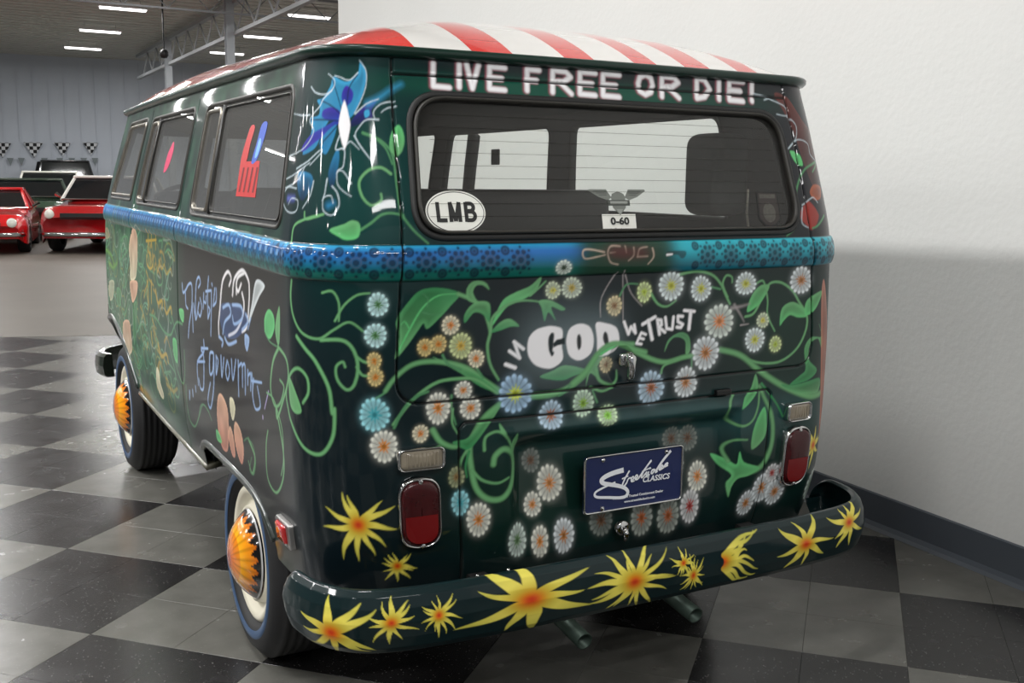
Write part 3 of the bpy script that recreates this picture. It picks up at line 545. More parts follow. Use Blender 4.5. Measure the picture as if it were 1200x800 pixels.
PAINT = json.loads('''[["s",[[-0.9496,1.2386],[-0.9551,1.195],[-0.9424,1.1518],[-0.9052,1.1146],[-0.8482,1.1042],[-0.8044,1.1288],[-0.765,1.1489],[-0.7311,1.128]],0.0084,0.0052,"g1",0.35,1],
["s",[[-0.8007,1.1506],[-0.7773,1.1885],[-0.7458,1.2137],[-0.7153,1.2189]],0.0061,0.0051,"g1",0.35,1],
["s",[[-0.835,1.2167],[-0.8067,1.2211],[-0.7902,1.1941],[-0.7907,1.1511]],0.0062,0.0051,"g1",0.35,1],
["s",[[-0.8406,1.1017],[-0.7848,1.105],[-0.7563,1.0844],[-0.7444,1.0412],[-0.7545,0.9973],[-0.7738,0.9853],[-0.7963,1.008],[-0.7991,1.0391],[-0.7823,1.0524],[-0.776,1.0403]],0.0093,0.0062,"g1",0.35,1],
["s",[[-0.7472,1.066],[-0.7319,1.0551],[-0.7167,1.0508]],0.0062,0.0062,"g1",0.35,1],
["s",[[-0.7475,1.0412],[-0.7354,1.0227],[-0.7201,1.0197]],0.0062,0.0062,"g1",0.35,1],
["s",[[-0.9277,1.1027],[-0.8915,1.0751],[-0.8573,1.0471],[-0.821,0.9874],[-0.8123,0.9247],[-0.8063,0.9337],[-0.8132,0.865],[-0.8499,0.8177],[-0.91,0.8255],[-0.9679,0.8758],[-0.9911,0.9065],[-1.0041,0.9483],[-0.9682,1.0007],[-0.9247,1.0233],[-0.8889,1.0056],[-0.8848,0.9678],[-0.9068,0.939]],0.0107,0.0086,"g1",0.35,1],
["p",[[-0.9783,0.9925],[-0.9468,0.9716],[-0.9132,0.9186],[-0.9445,0.9067],[-0.9749,0.9274]],"g1","g1",1,1],
["s",[[-1.0595,1.0553],[-1.1129,1.01],[-1.1421,0.9361],[-1.1105,0.8937],[-1.0586,0.9109],[-1.0223,0.9582],[-1.0558,0.9722]],0.0115,0.0069,"g1",0.35,1],
["s",[[-1.066,1.0577],[-0.9958,1.0354],[-0.9853,0.9847],[-1.0405,0.9145],[-1.0917,0.863],[-1.0964,0.885],[-1.0515,0.7846],[-1.0674,0.706],[-1.1434,0.6438],[-1.218,0.6655],[-1.213,0.7551],[-1.1861,0.8077]],0.0095,0.0072,"g1",0.35,1],
["p",[[-1.1424,1.1452],[-1.0992,1.1334],[-1.0946,1.1005],[-1.1336,1.0682],[-1.178,1.0757],[-1.1824,1.1165]],"g3","g3",1,1],
["p",[[-1.0479,1.1645],[-1.0441,1.1203],[-1.0543,1.066],[-1.0741,1.0698],[-1.085,1.1084]],"g1","g1",1,1],
["s",[[-1.1848,1.0817],[-1.1389,1.0606],[-1.0751,1.0563]],0.0046,0.0046,"g2",0.35,1],
["s",[[-1.3976,0.7366],[-1.3403,0.6941],[-1.3828,0.6347],[-1.4174,0.6644]],0.0111,0.0056,"g1",0.35,1],
["s",[[-0.6619,1.0058],[-0.681,0.9783],[-0.7182,0.957]],0.0053,0.0053,"g2",0.35,1],
["p",[[-0.7179,1.7693],[-0.6996,1.7399],[-0.7066,1.7042],[-0.7304,1.6597],[-0.7524,1.6343],[-0.7867,1.6214],[-0.8165,1.6333],[-0.8508,1.5983],[-0.8768,1.5602],[-0.9335,1.5459],[-0.9021,1.5871],[-0.8947,1.6167],[-0.9094,1.6318],[-0.8695,1.6387],[-0.8666,1.6606],[-0.8795,1.6757],[-0.8528,1.681],[-0.825,1.7102],[-0.8164,1.7309],[-0.7663,1.7186],[-0.7275,1.7395]],"c1","c2",1,1],
["p",[[-0.7663,1.7097],[-0.7454,1.6949],[-0.7483,1.6743],[-0.7664,1.6613],[-0.7831,1.6742],[-0.7817,1.6949]],"v1","v2",1,1],
["p",[[-0.8502,1.6514],[-0.8176,1.658],[-0.7894,1.6478],[-0.7925,1.6302],[-0.8249,1.6245],[-0.8538,1.6349]],"v1","v2",1,1],
["p",[[-0.7908,1.6302],[-0.7972,1.6155],[-0.8499,1.5865],[-0.9216,1.5547],[-0.9437,1.558],[-0.9026,1.5901],[-0.8378,1.6129]],"v2","v1",1,1],
["p",[[-0.803,1.6156],[-0.8066,1.5892],[-0.8343,1.5454],[-0.8578,1.566],[-0.8499,1.5865]],"c2","c2",1,1],
["p",[[-0.7591,1.6097],[-0.743,1.6343],[-0.7025,1.6659],[-0.6657,1.6783],[-0.6879,1.6514],[-0.6856,1.6338],[-0.7131,1.6217]],"v1","n1",1,1],
["s",[[-0.7276,1.7365],[-0.7578,1.7038],[-0.7664,1.6566]],0.0045,0.0033,"n1",0.5,0.8],
["s",[[-0.8211,1.728],[-0.799,1.6862],[-0.7786,1.6389]],0.0045,0.0033,"n1",0.5,0.8],
["s",[[-0.8628,1.6753],[-0.8176,1.6598],[-0.7827,1.6378]],0.0045,0.0033,"n1",0.5,0.8],
["s",[[-0.9089,1.6288],[-0.8435,1.6276],[-0.7908,1.6243]],0.0045,0.0033,"n1",0.5,0.8],
["s",[[-0.8578,1.566],[-0.8234,1.5922],[-0.7947,1.6155]],0.0045,0.0033,"n1",0.5,0.8],
["s",[[-0.6986,1.6659],[-0.6527,1.6846],[-0.5949,1.7167]],0.0186,0.0103,"c1",0.9,0.7],
["p",[[-0.7099,1.6481],[-0.6957,1.6513],[-0.6952,1.6384],[-0.7085,1.6335]],"c1","c1",1,1],
["p",[[-0.9457,1.5013],[-0.8906,1.4985],[-0.8784,1.4751],[-0.9146,1.4335],[-0.9446,1.4626]],"c2","n1",1,1],
["p",[[-0.7943,1.5571],[-0.7921,1.528],[-0.8052,1.4758],[-0.8161,1.4641],[-0.8245,1.4988],[-0.8097,1.5396]],"c2","n1",1,1],
["s",[[-0.8226,1.4235],[-0.8084,1.4295]],0.0181,0.014,"c2",0.8,0.8],
["s",[[-1.0123,1.4376],[-0.9624,1.4385]],0.0167,0.0146,"v3",0.8,0.8],
["s",[[-0.7204,1.7705],[-0.6993,1.7458],[-0.7014,1.7102],[-0.7194,1.6745],[-0.7428,1.642]],0.0037,0.0025,"l1",0.5,0.85],
["s",[[-0.7275,1.7407],[-0.7576,1.7227],[-0.793,1.7306],[-0.8117,1.7339]],0.0037,0.0025,"l1",0.5,0.85],
["s",[[-0.9171,1.7099],[-0.8878,1.6939],[-0.8434,1.6898],[-0.8152,1.7041],[-0.8113,1.7231],[-0.8368,1.7391]],0.0037,0.0025,"l1",0.5,0.85],
["s",[[-0.9111,1.6408],[-0.9684,1.6414],[-1.038,1.6486]],0.0038,0.0025,"l1",0.5,0.85],
["s",[[-0.8196,1.6983],[-0.8526,1.6781],[-0.8666,1.6606],[-0.9089,1.6288],[-0.8865,1.5987],[-0.9361,1.5579],[-1.0503,1.5414]],0.0037,0.0025,"l1",0.5,0.85],
["s",[[-0.9645,1.5103],[-0.9051,1.5279],[-0.8569,1.5542],[-0.8519,1.5484],[-0.8929,1.5191]],0.0037,0.0025,"l1",0.5,0.85],
["s",[[-1.0813,1.4798],[-0.9702,1.4983],[-0.8937,1.525]],0.0038,0.0025,"l1",0.5,0.85],
["s",[[-1.0526,1.4614],[-0.9563,1.4804],[-0.9151,1.5161]],0.0037,0.0025,"l1",0.5,0.85],
["s",[[-0.7905,1.5892],[-0.8021,1.5571],[-0.7754,1.5572],[-0.7797,1.5165],[-0.7966,1.5048],[-0.7966,1.4758],[-0.7807,1.4587],[-0.759,1.4463]],0.0036,0.0024,"l1",0.5,0.85],
["s",[[-0.758,1.4762],[-0.7765,1.502],[-0.7907,1.5066],[-0.7995,1.499]],0.0036,0.0024,"l1",0.5,0.85],
["s",[[-0.8125,1.4699],[-0.7966,1.4527],[-0.7925,1.424],[-0.8114,1.4018],[-0.837,1.4117],[-0.8381,1.4406],[-0.8158,1.4467],[-0.8084,1.4295]],0.0036,0.0024,"l1",0.5,0.85],
["s",[[-0.9521,1.4625],[-1.0216,1.4648],[-1.0546,1.4368],[-1.0127,1.4073],[-0.9475,1.4061],[-0.9389,1.433],[-0.9811,1.4382],[-1.0032,1.4227]],0.0037,0.0025,"l1",0.5,0.85],
["s",[[-0.8743,1.481],[-0.8852,1.4457],[-0.9123,1.4159]],0.0037,0.0024,"l1",0.5,0.85],
["s",[[-0.7389,1.642],[-0.7025,1.6659],[-0.6616,1.6784]],0.0037,0.0025,"l1",0.5,0.85],
["s",[[-0.6143,1.6741],[-0.6547,1.6668],[-0.6804,1.6486],[-0.6782,1.631],[-0.6667,1.6301]],0.0037,0.0025,"l1",0.5,0.85],
["s",[[-0.6125,1.6623],[-0.6399,1.6554],[-0.6571,1.6462]],0.0037,0.0025,"l1",0.5,0.85],
["s",[[-0.6669,1.6283],[-0.7051,1.6277],[-0.7288,1.6099],[-0.7409,1.5923],[-0.7311,1.5691],[-0.6991,1.5317]],0.0036,0.0024,"l1",0.5,0.85],
["s",[[-0.8281,1.4872],[-0.8347,1.4523],[-0.8418,1.4348]],0.0036,0.0024,"l1",0.5,0.85],
["s",[[-0.7791,1.5571],[-0.7601,1.5747],[-0.7491,1.5719],[-0.7319,1.5574]],0.0036,0.0024,"l1",0.5,0.85],
["s",[[-1.2033,1.5758],[-1.1205,1.5487],[-1.0712,1.5108],[-1.0726,1.486]],0.0039,0.0026,"l1",0.5,0.85],
["s",[[-0.7447,1.5894],[-0.7297,1.5691],[-0.6991,1.5317]],0.0032,0.0024,"l1",0.35,1],
["e",-0.7746,1.6155,0.02,0.062,"w"],
["s",[[-0.6481,1.5004],[-0.6736,1.5146],[-0.708,1.5084],[-0.7351,1.4822],[-0.7306,1.4477],[-0.7081,1.4261],[-0.6822,1.4366],[-0.6806,1.4527]],0.008,0.006,"g1",0.35,1],
["s",[[-0.7185,1.5966],[-0.6724,1.5815],[-0.6426,1.5586],[-0.635,1.5296],[-0.6362,1.4657],[-0.6328,1.4195]],0.0081,0.0061,"g2",0.35,1],
["s",[[-0.7379,1.3674],[-0.7104,1.3848],[-0.685,1.4033],[-0.6598,1.4079],[-0.6285,1.4033]],0.007,0.006,"g2",0.35,1],
["p",[[-0.8173,1.3671],[-0.778,1.3812],[-0.7591,1.3901],[-0.7418,1.3857],[-0.7379,1.3703],[-0.7441,1.3501],[-0.7714,1.344],[-0.7936,1.3521]],"g1","g3",1,1],
["s",[[-0.9552,1.3313],[-0.9477,1.3705],[-0.8989,1.3898],[-0.8366,1.403],[-0.8941,1.39],[-0.9029,1.4073]],0.0071,0.0051,"g1",0.35,1],
["p",[[-0.6105,1.6177],[-0.6002,1.5891],[-0.6106,1.5551],[-0.6301,1.5412],[-0.6418,1.5636],[-0.6328,1.5943]],"g3","g1",1,1],
["s",[[-0.6371,1.5454],[-0.6298,1.4999],[-0.6357,1.4394],[-0.6302,1.4032],[-0.6054,1.3668],[-0.5724,1.3359]],0.0081,0.005,"g2",0.35,1],
["s",[[-0.6811,1.5843],[-0.6538,1.5603],[-0.6406,1.5241]],0.0061,0.0051,"g2",0.35,1],
["p",[[-0.6549,1.0609],[-0.6435,1.1121],[-0.6521,1.1504],[-0.6198,1.1978],[-0.5895,1.2237],[-0.5419,1.2274],[-0.4933,1.2119],[-0.5162,1.1825],[-0.5418,1.1561],[-0.5745,1.1292],[-0.584,1.1428],[-0.5979,1.1261],[-0.6257,1.0894]],"g4","g1",1,1],
["s",[[-0.6482,1.0742],[-0.62,1.1272],[-0.5867,1.1801],[-0.5475,1.2085],[-0.4962,1.2109]],0.0062,0.0031,"g3",0.35,1],
["s",[[-0.62,1.1327],[-0.6309,1.1495],[-0.6394,1.1418]],0.0041,0.0021,"g3",0.35,1],
["s",[[-0.5755,1.1823],[-0.5727,1.2013],[-0.5867,1.2155]],0.0041,0.0021,"g2",0.35,1],
["s",[[-0.5867,1.1692],[-0.5559,1.1623],[-0.5361,1.1696]],0.0042,0.0021,"g2",0.35,1],
["s",[[-0.4962,1.2109],[-0.4613,1.1957],[-0.4318,1.1732],[-0.4187,1.1389],[-0.4126,1.1104],[-0.4197,1.0768],[-0.4125,1.0309],[-0.3896,0.9891]],0.0107,0.0064,"g1",0.35,1],
["p",[[-0.4525,1.1864],[-0.473,1.1973],[-0.4743,1.2223],[-0.4616,1.2384],[-0.4412,1.2416],[-0.4234,1.2343],[-0.4155,1.2184],[-0.4322,1.2302],[-0.4499,1.2297],[-0.4585,1.2134],[-0.4484,1.1907]],"g1","g1",1,1],
["p",[[-0.4787,1.1391],[-0.4798,1.1587],[-0.4642,1.1802],[-0.4408,1.1904],[-0.4141,1.1825],[-0.4151,1.1387],[-0.4318,1.1575],[-0.4553,1.1631]],"g1","g4",1,1],
["p",[[-0.4079,1.127],[-0.399,1.152],[-0.3782,1.1905],[-0.3449,1.209],[-0.3051,1.2234],[-0.2741,1.2462],[-0.2893,1.2096],[-0.3294,1.1884],[-0.3659,1.1747],[-0.39,1.1487]],"g1","g3",1,1],
["s",[[-0.4109,1.1131],[-0.405,1.1494],[-0.366,1.1787],[-0.3232,1.1876],[-0.2733,1.182]],0.0086,0.0043,"g1",0.35,1],
["s",[[-0.3047,1.1988],[-0.28,1.2179],[-0.2614,1.2344]],0.0055,0.0044,"g1",0.35,1],
["p",[[-0.2796,1.1846],[-0.248,1.1849],[-0.206,1.1627],[-0.2156,1.1573],[-0.2446,1.1674],[-0.2315,1.1319],[-0.2527,1.1545],[-0.2633,1.1319],[-0.2718,1.1658]],"g1","g4",1,1],
["p",[[-0.4091,1.1113],[-0.3869,1.1344],[-0.3597,1.1426],[-0.3339,1.123],[-0.3565,1.1231],[-0.3838,1.1155]],"g1","g4",1,1],
["s",[[-0.6793,0.9825],[-0.657,1.0118],[-0.615,1.0421],[-0.5647,1.0481],[-0.5077,1.0376],[-0.467,1.0206],[-0.4316,0.9924],[-0.3865,0.96]],0.0106,0.0149,"g1",0.35,1],
["p",[[-0.5618,1.059],[-0.5192,1.0384],[-0.4553,1.0113],[-0.3896,0.9574],[-0.4376,0.9757],[-0.4904,1.0139]],"g1","g4",1,1],
["s",[[-0.5363,1.0618],[-0.5221,1.0386],[-0.4904,1.0223]],0.0064,0.0064,"g2",0.35,1],
["s",[[-0.4553,1.0339],[-0.4316,0.9981]],0.0054,0.0054,"g2",0.35,1],
["s",[[-0.6618,0.8985],[-0.6273,0.9407],[-0.5934,0.9713],[-0.548,0.9957],[-0.4963,1.0002],[-0.4494,0.9938],[-0.3926,0.9547]],0.0085,0.0085,"g1",0.35,1],
["s",[[-0.5139,0.9592],[-0.5142,0.9251],[-0.503,0.8841]],0.0065,0.0043,"g2",0.35,1],
["s",[[-0.2967,0.9395],[-0.2457,0.9392],[-0.2004,0.949],[-0.1546,0.9763],[-0.1283,1.0042],[-0.1018,1.0353],[-0.061,1.0566],[0.0018,1.0554]],0.0183,0.0137,"g1",0.35,1],
["p",[[-0.275,0.9871],[-0.24,1.0008],[-0.2013,1.0127],[-0.1382,0.9942],[-0.1779,0.9829],[-0.2138,0.9739]],"g1","g4",1,1],
["p",[[-0.1408,0.951],[-0.1347,0.9867],[-0.1018,1.0383],[-0.0611,1.0596],[-0.108,1.0027],[-0.1006,0.9688],[-0.128,0.9862],[-0.1377,0.9628]],"g1","g1",1,1],
["s",[[-0.1113,0.9969],[-0.1005,0.9658],[-0.0658,0.9495],[-0.0453,0.9612],[-0.0424,0.9854]],0.0116,0.0047,"g1",0.35,1],
["s",[[-0.1273,0.9487],[-0.093,0.9347],[-0.0587,0.9427]],0.0082,0.0047,"g1",0.35,1],
["s",[[-0.2198,0.9339],[-0.2004,0.9442],[-0.181,0.9665]],0.0069,0.0069,"g2",0.35,1],
["s",[[-0.1203,0.9372],[-0.106,0.9054]],0.0058,0.0058,"g2",0.35,1],
["s",[[-0.0541,1.2507],[-0.084,1.2102],[-0.1003,1.1754],[-0.0997,1.1338]],0.0036,0.0027,"l2",0.35,1],
["s",[[-0.0335,1.256],[-0.0324,1.2082],[-0.0307,1.118]],0.0034,0.0023,"l2",0.35,1],
["s",[[-0.0263,1.2438],[-0.0077,1.1952],[0.0285,1.1572]],0.0037,0.0027,"l2",0.35,1],
["s",[[-0.1081,1.0327],[-0.0744,1.0593],[-0.0259,1.0542],[0.0169,1.0311],[0.0679,1.0076],[0.1124,0.9979],[0.1647,1.0064],[0.2028,1.0099]],0.0141,0.0141,"g1",0.35,1],
["s",[[0.0948,0.968],[0.1052,0.9891],[0.1572,1.0026]],0.0072,0.006,"g1",0.35,1],
["s",[[0.1966,0.9722],[0.1969,1.004]],0.0061,0.0061,"g2",0.35,1],
["p",[[0.1042,1.0266],[0.1167,1.06],[0.1553,1.0774],[0.1844,1.0649],[0.1908,1.0266],[0.1758,1.0151],[0.1725,1.0531],[0.142,1.0658],[0.1198,1.0535]],"g2","g1",1,1],
["s",[[0.2931,1.0158],[0.3463,1.004],[0.3971,0.983],[0.4576,0.9667],[0.5276,0.9676],[0.5886,0.9998],[0.6227,1.0516],[0.6255,1.0988],[0.5917,1.1411],[0.5632,1.1759],[0.5176,1.2011],[0.4741,1.1997],[0.4497,1.1649],[0.4173,1.1177],[0.3841,1.1079]],0.0076,0.0076,"g1",0.35,1],
["s",[[0.297,1.0188],[0.3713,0.9968],[0.4416,0.9481],[0.5145,0.9046],[0.5895,0.87],[0.6603,0.8473],[0.7221,0.8469]],0.0156,0.0208,"g1",0.35,1],
["p",[[0.533,0.8961],[0.5879,0.8894],[0.7089,0.8981],[0.7073,0.8562],[0.6375,0.8582],[0.5803,0.8709]],"g4","g1",1,1],
["p",[[0.3903,1.1225],[0.4072,1.1689],[0.44,1.1959],[0.4727,1.1932],[0.4517,1.1582],[0.4269,1.1354]],"g1","g3",1,1],
["p",[[0.5179,1.0754],[0.525,1.1247],[0.5664,1.1411],[0.6108,1.1213],[0.6256,1.0954],[0.5889,1.0943],[0.557,1.1029],[0.5325,1.0877]],"g1","g3",1,1],
["p",[[0.6209,1.0991],[0.6265,1.1446],[0.7022,1.1671],[0.6668,1.1165]],"g1","g3",1,1],
["s",[[0.1475,1.2378],[0.2041,1.2451],[0.2588,1.2338],[0.2914,1.2073],[0.3126,1.1715],[0.3271,1.1484]],0.0084,0.0072,"g1",0.35,1],
["s",[[0.3168,1.1681],[0.2995,1.2038],[0.3106,1.2287],[0.3309,1.2248],[0.3332,1.2088]],0.0085,0.0048,"g1",0.35,1],
["s",[[0.26,1.1992],[0.2919,1.1915]],0.006,0.006,"g2",0.35,1],
["s",[[-0.0419,1.1876],[-0.0217,1.2167],[0.0134,1.2172]],0.0057,0.0046,"g2",0.35,1],
["s",[[0.057,1.1893],[0.0794,1.1608],[0.1089,1.152],[0.1398,1.1671]],0.0082,0.0047,"g1",0.35,1],
["s",[[0.4228,1.2019],[0.4498,1.2072],[0.4673,1.1542],[0.4688,1.1082],[0.4983,1.0587]],0.0062,0.005,"g1",0.35,1],
["s",[[0.3435,1.1444],[0.3673,1.1141],[0.3803,1.0939]],0.0098,0.0037,"l2",0.6,0.8],
["s",[[0.334,1.1352],[0.3666,1.1386],[0.3997,1.1446]],0.0123,0.0049,"l2",0.6,0.8],
["s",[[0.3682,1.0849],[0.3972,1.0863]],0.0062,0.0037,"l2",0.35,1],
["p",[[0.6303,0.9348],[0.621,0.9973],[0.6486,1.0293],[0.7081,1.0271],[0.6892,1.0668],[0.7176,1.0225],[0.7121,0.9919],[0.6854,1.0225],[0.6446,1.0091],[0.6431,0.9612],[0.6891,0.9252],[0.6437,0.8991],[0.5695,0.8912],[0.6086,0.9162]],"g1","g4",1,1],
["s",[[0.351,0.885],[0.3326,0.8489],[0.3477,0.807],[0.3936,0.785],[0.43,0.7977],[0.4475,0.8367],[0.4488,0.8789]],0.009,0.0064,"g1",0.35,1],
["p",[[0.3876,0.8361],[0.394,0.8704],[0.4162,0.8961],[0.4313,0.9365],[0.4433,0.8934],[0.4232,0.8604]],"g1","g3",1,1],
["s",[[0.4473,0.9001],[0.47,0.8626],[0.5022,0.8095],[0.5152,0.7434],[0.5069,0.6902],[0.4776,0.6507],[0.4281,0.641],[0.3825,0.6424]],0.0106,0.0213,"g1",0.35,1],
["s",[[0.4559,0.9063],[0.5159,0.8437],[0.5486,0.7971]],0.0078,0.0052,"g4",0.35,1],
["p",[[0.4358,0.7103],[0.4378,0.7741],[0.4705,0.8343],[0.4853,0.7935],[0.482,0.7403]],"g3","g1",1,1],
["p",[[0.312,0.7036],[0.3501,0.6894],[0.3833,0.6708],[0.3907,0.709],[0.41,0.6744],[0.4732,0.6492],[0.4344,0.63],[0.3939,0.6264],[0.375,0.6053],[0.3686,0.572],[0.3564,0.6138],[0.3692,0.6406],[0.3346,0.6703]],"g3","g1",1,1],
["s",[[0.3581,0.6813],[0.3436,0.7185],[0.3666,0.7438],[0.416,0.7413]],0.0104,0.0052,"g1",0.35,1],
["s",[[-0.3864,0.9252],[-0.4244,0.8982],[-0.4497,0.8643],[-0.4675,0.8235],[-0.4632,0.7616],[-0.4501,0.7102],[-0.4197,0.6799],[-0.3806,0.676],[-0.3528,0.7041],[-0.3408,0.7532],[-0.3474,0.7905],[-0.3735,0.8071],[-0.398,0.7925],[-0.404,0.7701]],0.0158,0.0158,"g1",0.35,1],
["s",[[-0.462,0.7615],[-0.4351,0.7321],[-0.3934,0.7187],[-0.3593,0.729]],0.0091,0.0057,"g1",0.35,1],
["s",[[-0.428,0.81],[-0.4246,0.8434],[-0.3928,0.8555],[-0.367,0.8374],[-0.3474,0.8011]],0.0089,0.0056,"g1",0.35,1],
["s",[[-0.5627,0.8754],[-0.5421,0.8435],[-0.5058,0.8276],[-0.4685,0.8419],[-0.4434,0.8758]],0.0154,0.0088,"g1",0.35,1],
["s",[[-0.4719,0.8179],[-0.4877,0.7952],[-0.4977,0.7595]],0.0089,0.0044,"g1",0.35,1],
["s",[[-0.4688,0.8114],[-0.4787,0.7757],[-0.4761,0.7446]],0.0067,0.0045,"g4",0.35,1],
["s",[[-0.5109,0.9242],[-0.5125,0.8885],[-0.4981,0.86]],0.0065,0.0043,"g1",0.35,1],
["p",[[-0.3876,0.8764],[-0.3722,0.8534],[-0.367,0.8343],[-0.3767,0.8446],[-0.3851,0.8577]],"g1","g1",1,1],
["p",[[-0.341,0.8471],[-0.3363,0.803],[-0.3461,0.7903],[-0.352,0.8172]],"g1","g1",1,1],
["s",[[-0.6599,0.8901],[-0.6355,0.9352],[-0.6058,0.9619],[-0.5733,0.9739]],0.0074,0.0064,"g2",0.35,1],
["p",[[-0.5118,0.8403],[-0.4685,0.8479],[-0.4245,0.8922],[-0.3864,0.9191],[-0.4309,0.8563],[-0.4688,0.8175],[-0.4935,0.8263]],"g1","g4",1,1],
["f",-0.6953,1.1915,0.0264,0.0306,"cg"],
["f",-0.7018,1.1178,0.0284,0.0309,"cg"],
["f",-0.7055,1.0559,0.0183,0.0228,"o2"],
["f",-0.7029,1.0165,0.0203,0.0229,"o2"],
["f",-0.7067,0.9242,0.0391,0.0443,"cc"],
["f",-0.6859,0.8451,0.0353,0.0428,"or"],
["f",-0.516,1.1346,0.024,0.0253,"yo"],
["f",-0.4897,1.0822,0.0309,0.0341,"yg"],
["f",-0.5465,1.0899,0.0216,0.0232,"o2"],
["f",-0.5808,1.0835,0.0202,0.0231,"o2"],
["f",-0.4496,1.0475,0.0224,0.0237,"yo"],
["f",-0.2169,1.2688,0.0245,0.0197,"wk"],
["f",-0.2404,1.2103,0.0231,0.0242,"yy"],
["f",-0.1864,1.2148,0.0311,0.0289,"yb"],
["f",-0.0579,1.162,0.0249,0.0285,"cb"],
["f",-0.3437,0.9497,0.0495,0.0534,"bl"],
["f",-0.5487,0.9303,0.0326,0.043,"or"],
["f",-0.4834,0.9701,0.0245,0.0238,"or"],
["f",-0.4646,0.9228,0.0293,0.0307,"or"],
["f",-0.5939,0.8698,0.0215,0.0237,"yo"],
["f",-0.2432,0.8843,0.037,0.0411,"bb"],
["f",-0.1482,0.9073,0.0333,0.0393,"gl"],
["f",-0.0745,0.8676,0.0318,0.0306,"gm"],
["f",-0.0791,1.0053,0.0235,0.0231,"cb"],
["f",-0.0077,1.0138,0.0162,0.0187,"cb"],
["f",0.035,1.1945,0.0245,0.03,"gy"],
["f",0.1223,1.208,0.0439,0.0422,"wy"],
["f",0.2234,1.1958,0.0369,0.0382,"wy"],
["f",0.3834,1.2035,0.0411,0.0343,"wy"],
["f",0.5987,1.2045,0.0477,0.0433,"wb"],
["f",0.2904,1.1008,0.0549,0.0511,"wo"],
["f",0.2446,1.0139,0.0495,0.0512,"wb"],
["f",0.4513,1.0935,0.0245,0.0238,"yy"],
["f",0.4223,1.0389,0.0389,0.0376,"wy"],
["f",0.5023,1.0195,0.0252,0.0255,"gy"],
["f",0.0632,0.9302,0.0447,0.0502,"bb"],
["f",0.179,0.9354,0.0411,0.0464,"wb"],
["f",-0.5038,0.7479,0.0225,0.0291,"do"],
["f",-0.4952,0.6791,0.0251,0.0362,"cc"],
["f",-0.4464,0.6276,0.0352,0.049,"or"],
["f",-0.276,0.7546,0.0284,0.0348,"dk"],
["f",-0.2249,0.6874,0.0407,0.0521,"or"],
["f",-0.2796,0.6364,0.0276,0.0358,"or"],
["f",-0.3333,0.5489,0.0303,0.0505,"wg"],
["f",-0.2635,0.5325,0.0276,0.0468,"or"],
["f",-0.1896,0.5384,0.0338,0.0523,"wb"],
["f",-0.0699,0.5627,0.0394,0.0469,"dk"],
["f",0.0656,0.5503,0.0392,0.054,"dr"],
["f",0.1592,0.5427,0.0411,0.0553,"dr"],
["f",0.2366,0.5596,0.0357,0.0524,"wr"],
["f",0.1745,0.763,0.0328,0.0375,"dk"],
["f",0.2317,0.7586,0.0367,0.0405,"dk"],
["f",0.1829,0.6906,0.0333,0.0431,"dr"],
["f",0.2636,0.6431,0.0364,0.0469,"or"],
["f",0.4438,0.5422,0.0343,0.0421,"wb"],
["f",0.4962,0.583,0.038,0.0479,"wb"],
["f",0.5558,0.5617,0.0415,0.0436,"wb"],
["f",0.5292,0.6252,0.0287,0.0303,"wr"],
["f",0.7622,0.5453,0.0504,0.0568,"wg"],
["y",-0.7571,0.6444,0.0985,11,3,1.0,0,0],
["y",-0.6683,0.5303,0.0515,12,5,1.0,0,0],
["y",0.7112,0.6852,0.0696,9,8,1,0,0],
["l",[[-0.5095,1.7735],[-0.515,1.7161],[-0.4733,1.7146]],0.0191,0.0191,"pk",0.25,0.75],
["l",[[-0.4411,1.775],[-0.4473,1.7169]],0.0194,0.0194,"pk",0.25,0.75],
["l",[[-0.4216,1.7766],[-0.4123,1.7155],[-0.3895,1.7757]],0.0195,0.0195,"pk",0.25,0.75],
["l",[[-0.3171,1.7728],[-0.3595,1.7738],[-0.3661,1.7171],[-0.3242,1.7157]],0.0197,0.0197,"pk",0.25,0.75],
["l",[[-0.3626,1.7455],[-0.3289,1.7445]],0.0197,0.0197,"pk",0.25,0.75],
["l",[[-0.2201,1.7726],[-0.2544,1.7735],[-0.2618,1.7179]],0.02,0.02,"pk",0.25,0.75],
["l",[[-0.2578,1.7457],[-0.2306,1.7448]],0.0201,0.0201,"pk",0.25,0.75],
["l",[[-0.1882,1.7171],[-0.1798,1.7757],[-0.1411,1.7732],[-0.1288,1.76],[-0.1504,1.7468],[-0.1839,1.7452]],0.0203,0.0203,"pk",0.25,0.75],
["l",[[-0.1644,1.746],[-0.1331,1.7156]],0.0204,0.0204,"pk",0.25,0.75],
["l",[[-0.0509,1.7751],[-0.098,1.776],[-0.1073,1.7167],[-0.0607,1.7153]],0.0206,0.0206,"pk",0.25,0.75],
["l",[[-0.1023,1.7463],[-0.0649,1.7454]],0.0206,0.0206,"pk",0.25,0.75],
["l",[[0.0243,1.7748],[-0.0269,1.7757],[-0.037,1.7156],[0.0136,1.7142]],0.0209,0.0209,"pk",0.25,0.75],
["l",[[-0.0316,1.7456],[0.009,1.7447]],0.0209,0.0209,"pk",0.25,0.75],
["l",[[0.1099,1.7808],[0.0905,1.7728],[0.0815,1.7535],[0.0835,1.734],[0.0998,1.7252],[0.1196,1.7331],[0.1292,1.7525],[0.1269,1.7722],[0.1099,1.7808]],0.0213,0.0213,"pk",0.25,0.75],
["l",[[0.1546,1.7227],[0.1656,1.78],[0.2061,1.7778],[0.2186,1.7649],[0.1955,1.7519],[0.1603,1.7502]],0.0215,0.0215,"pk",0.25,0.75],
["l",[[0.1807,1.751],[0.2124,1.7214]],0.0217,0.0217,"pk",0.25,0.75],
["l",[[0.2877,1.7825],[0.2755,1.7239],[0.3041,1.7291],[0.3279,1.7523],[0.3145,1.7774],[0.2877,1.7825]],0.022,0.022,"pk",0.25,0.75],
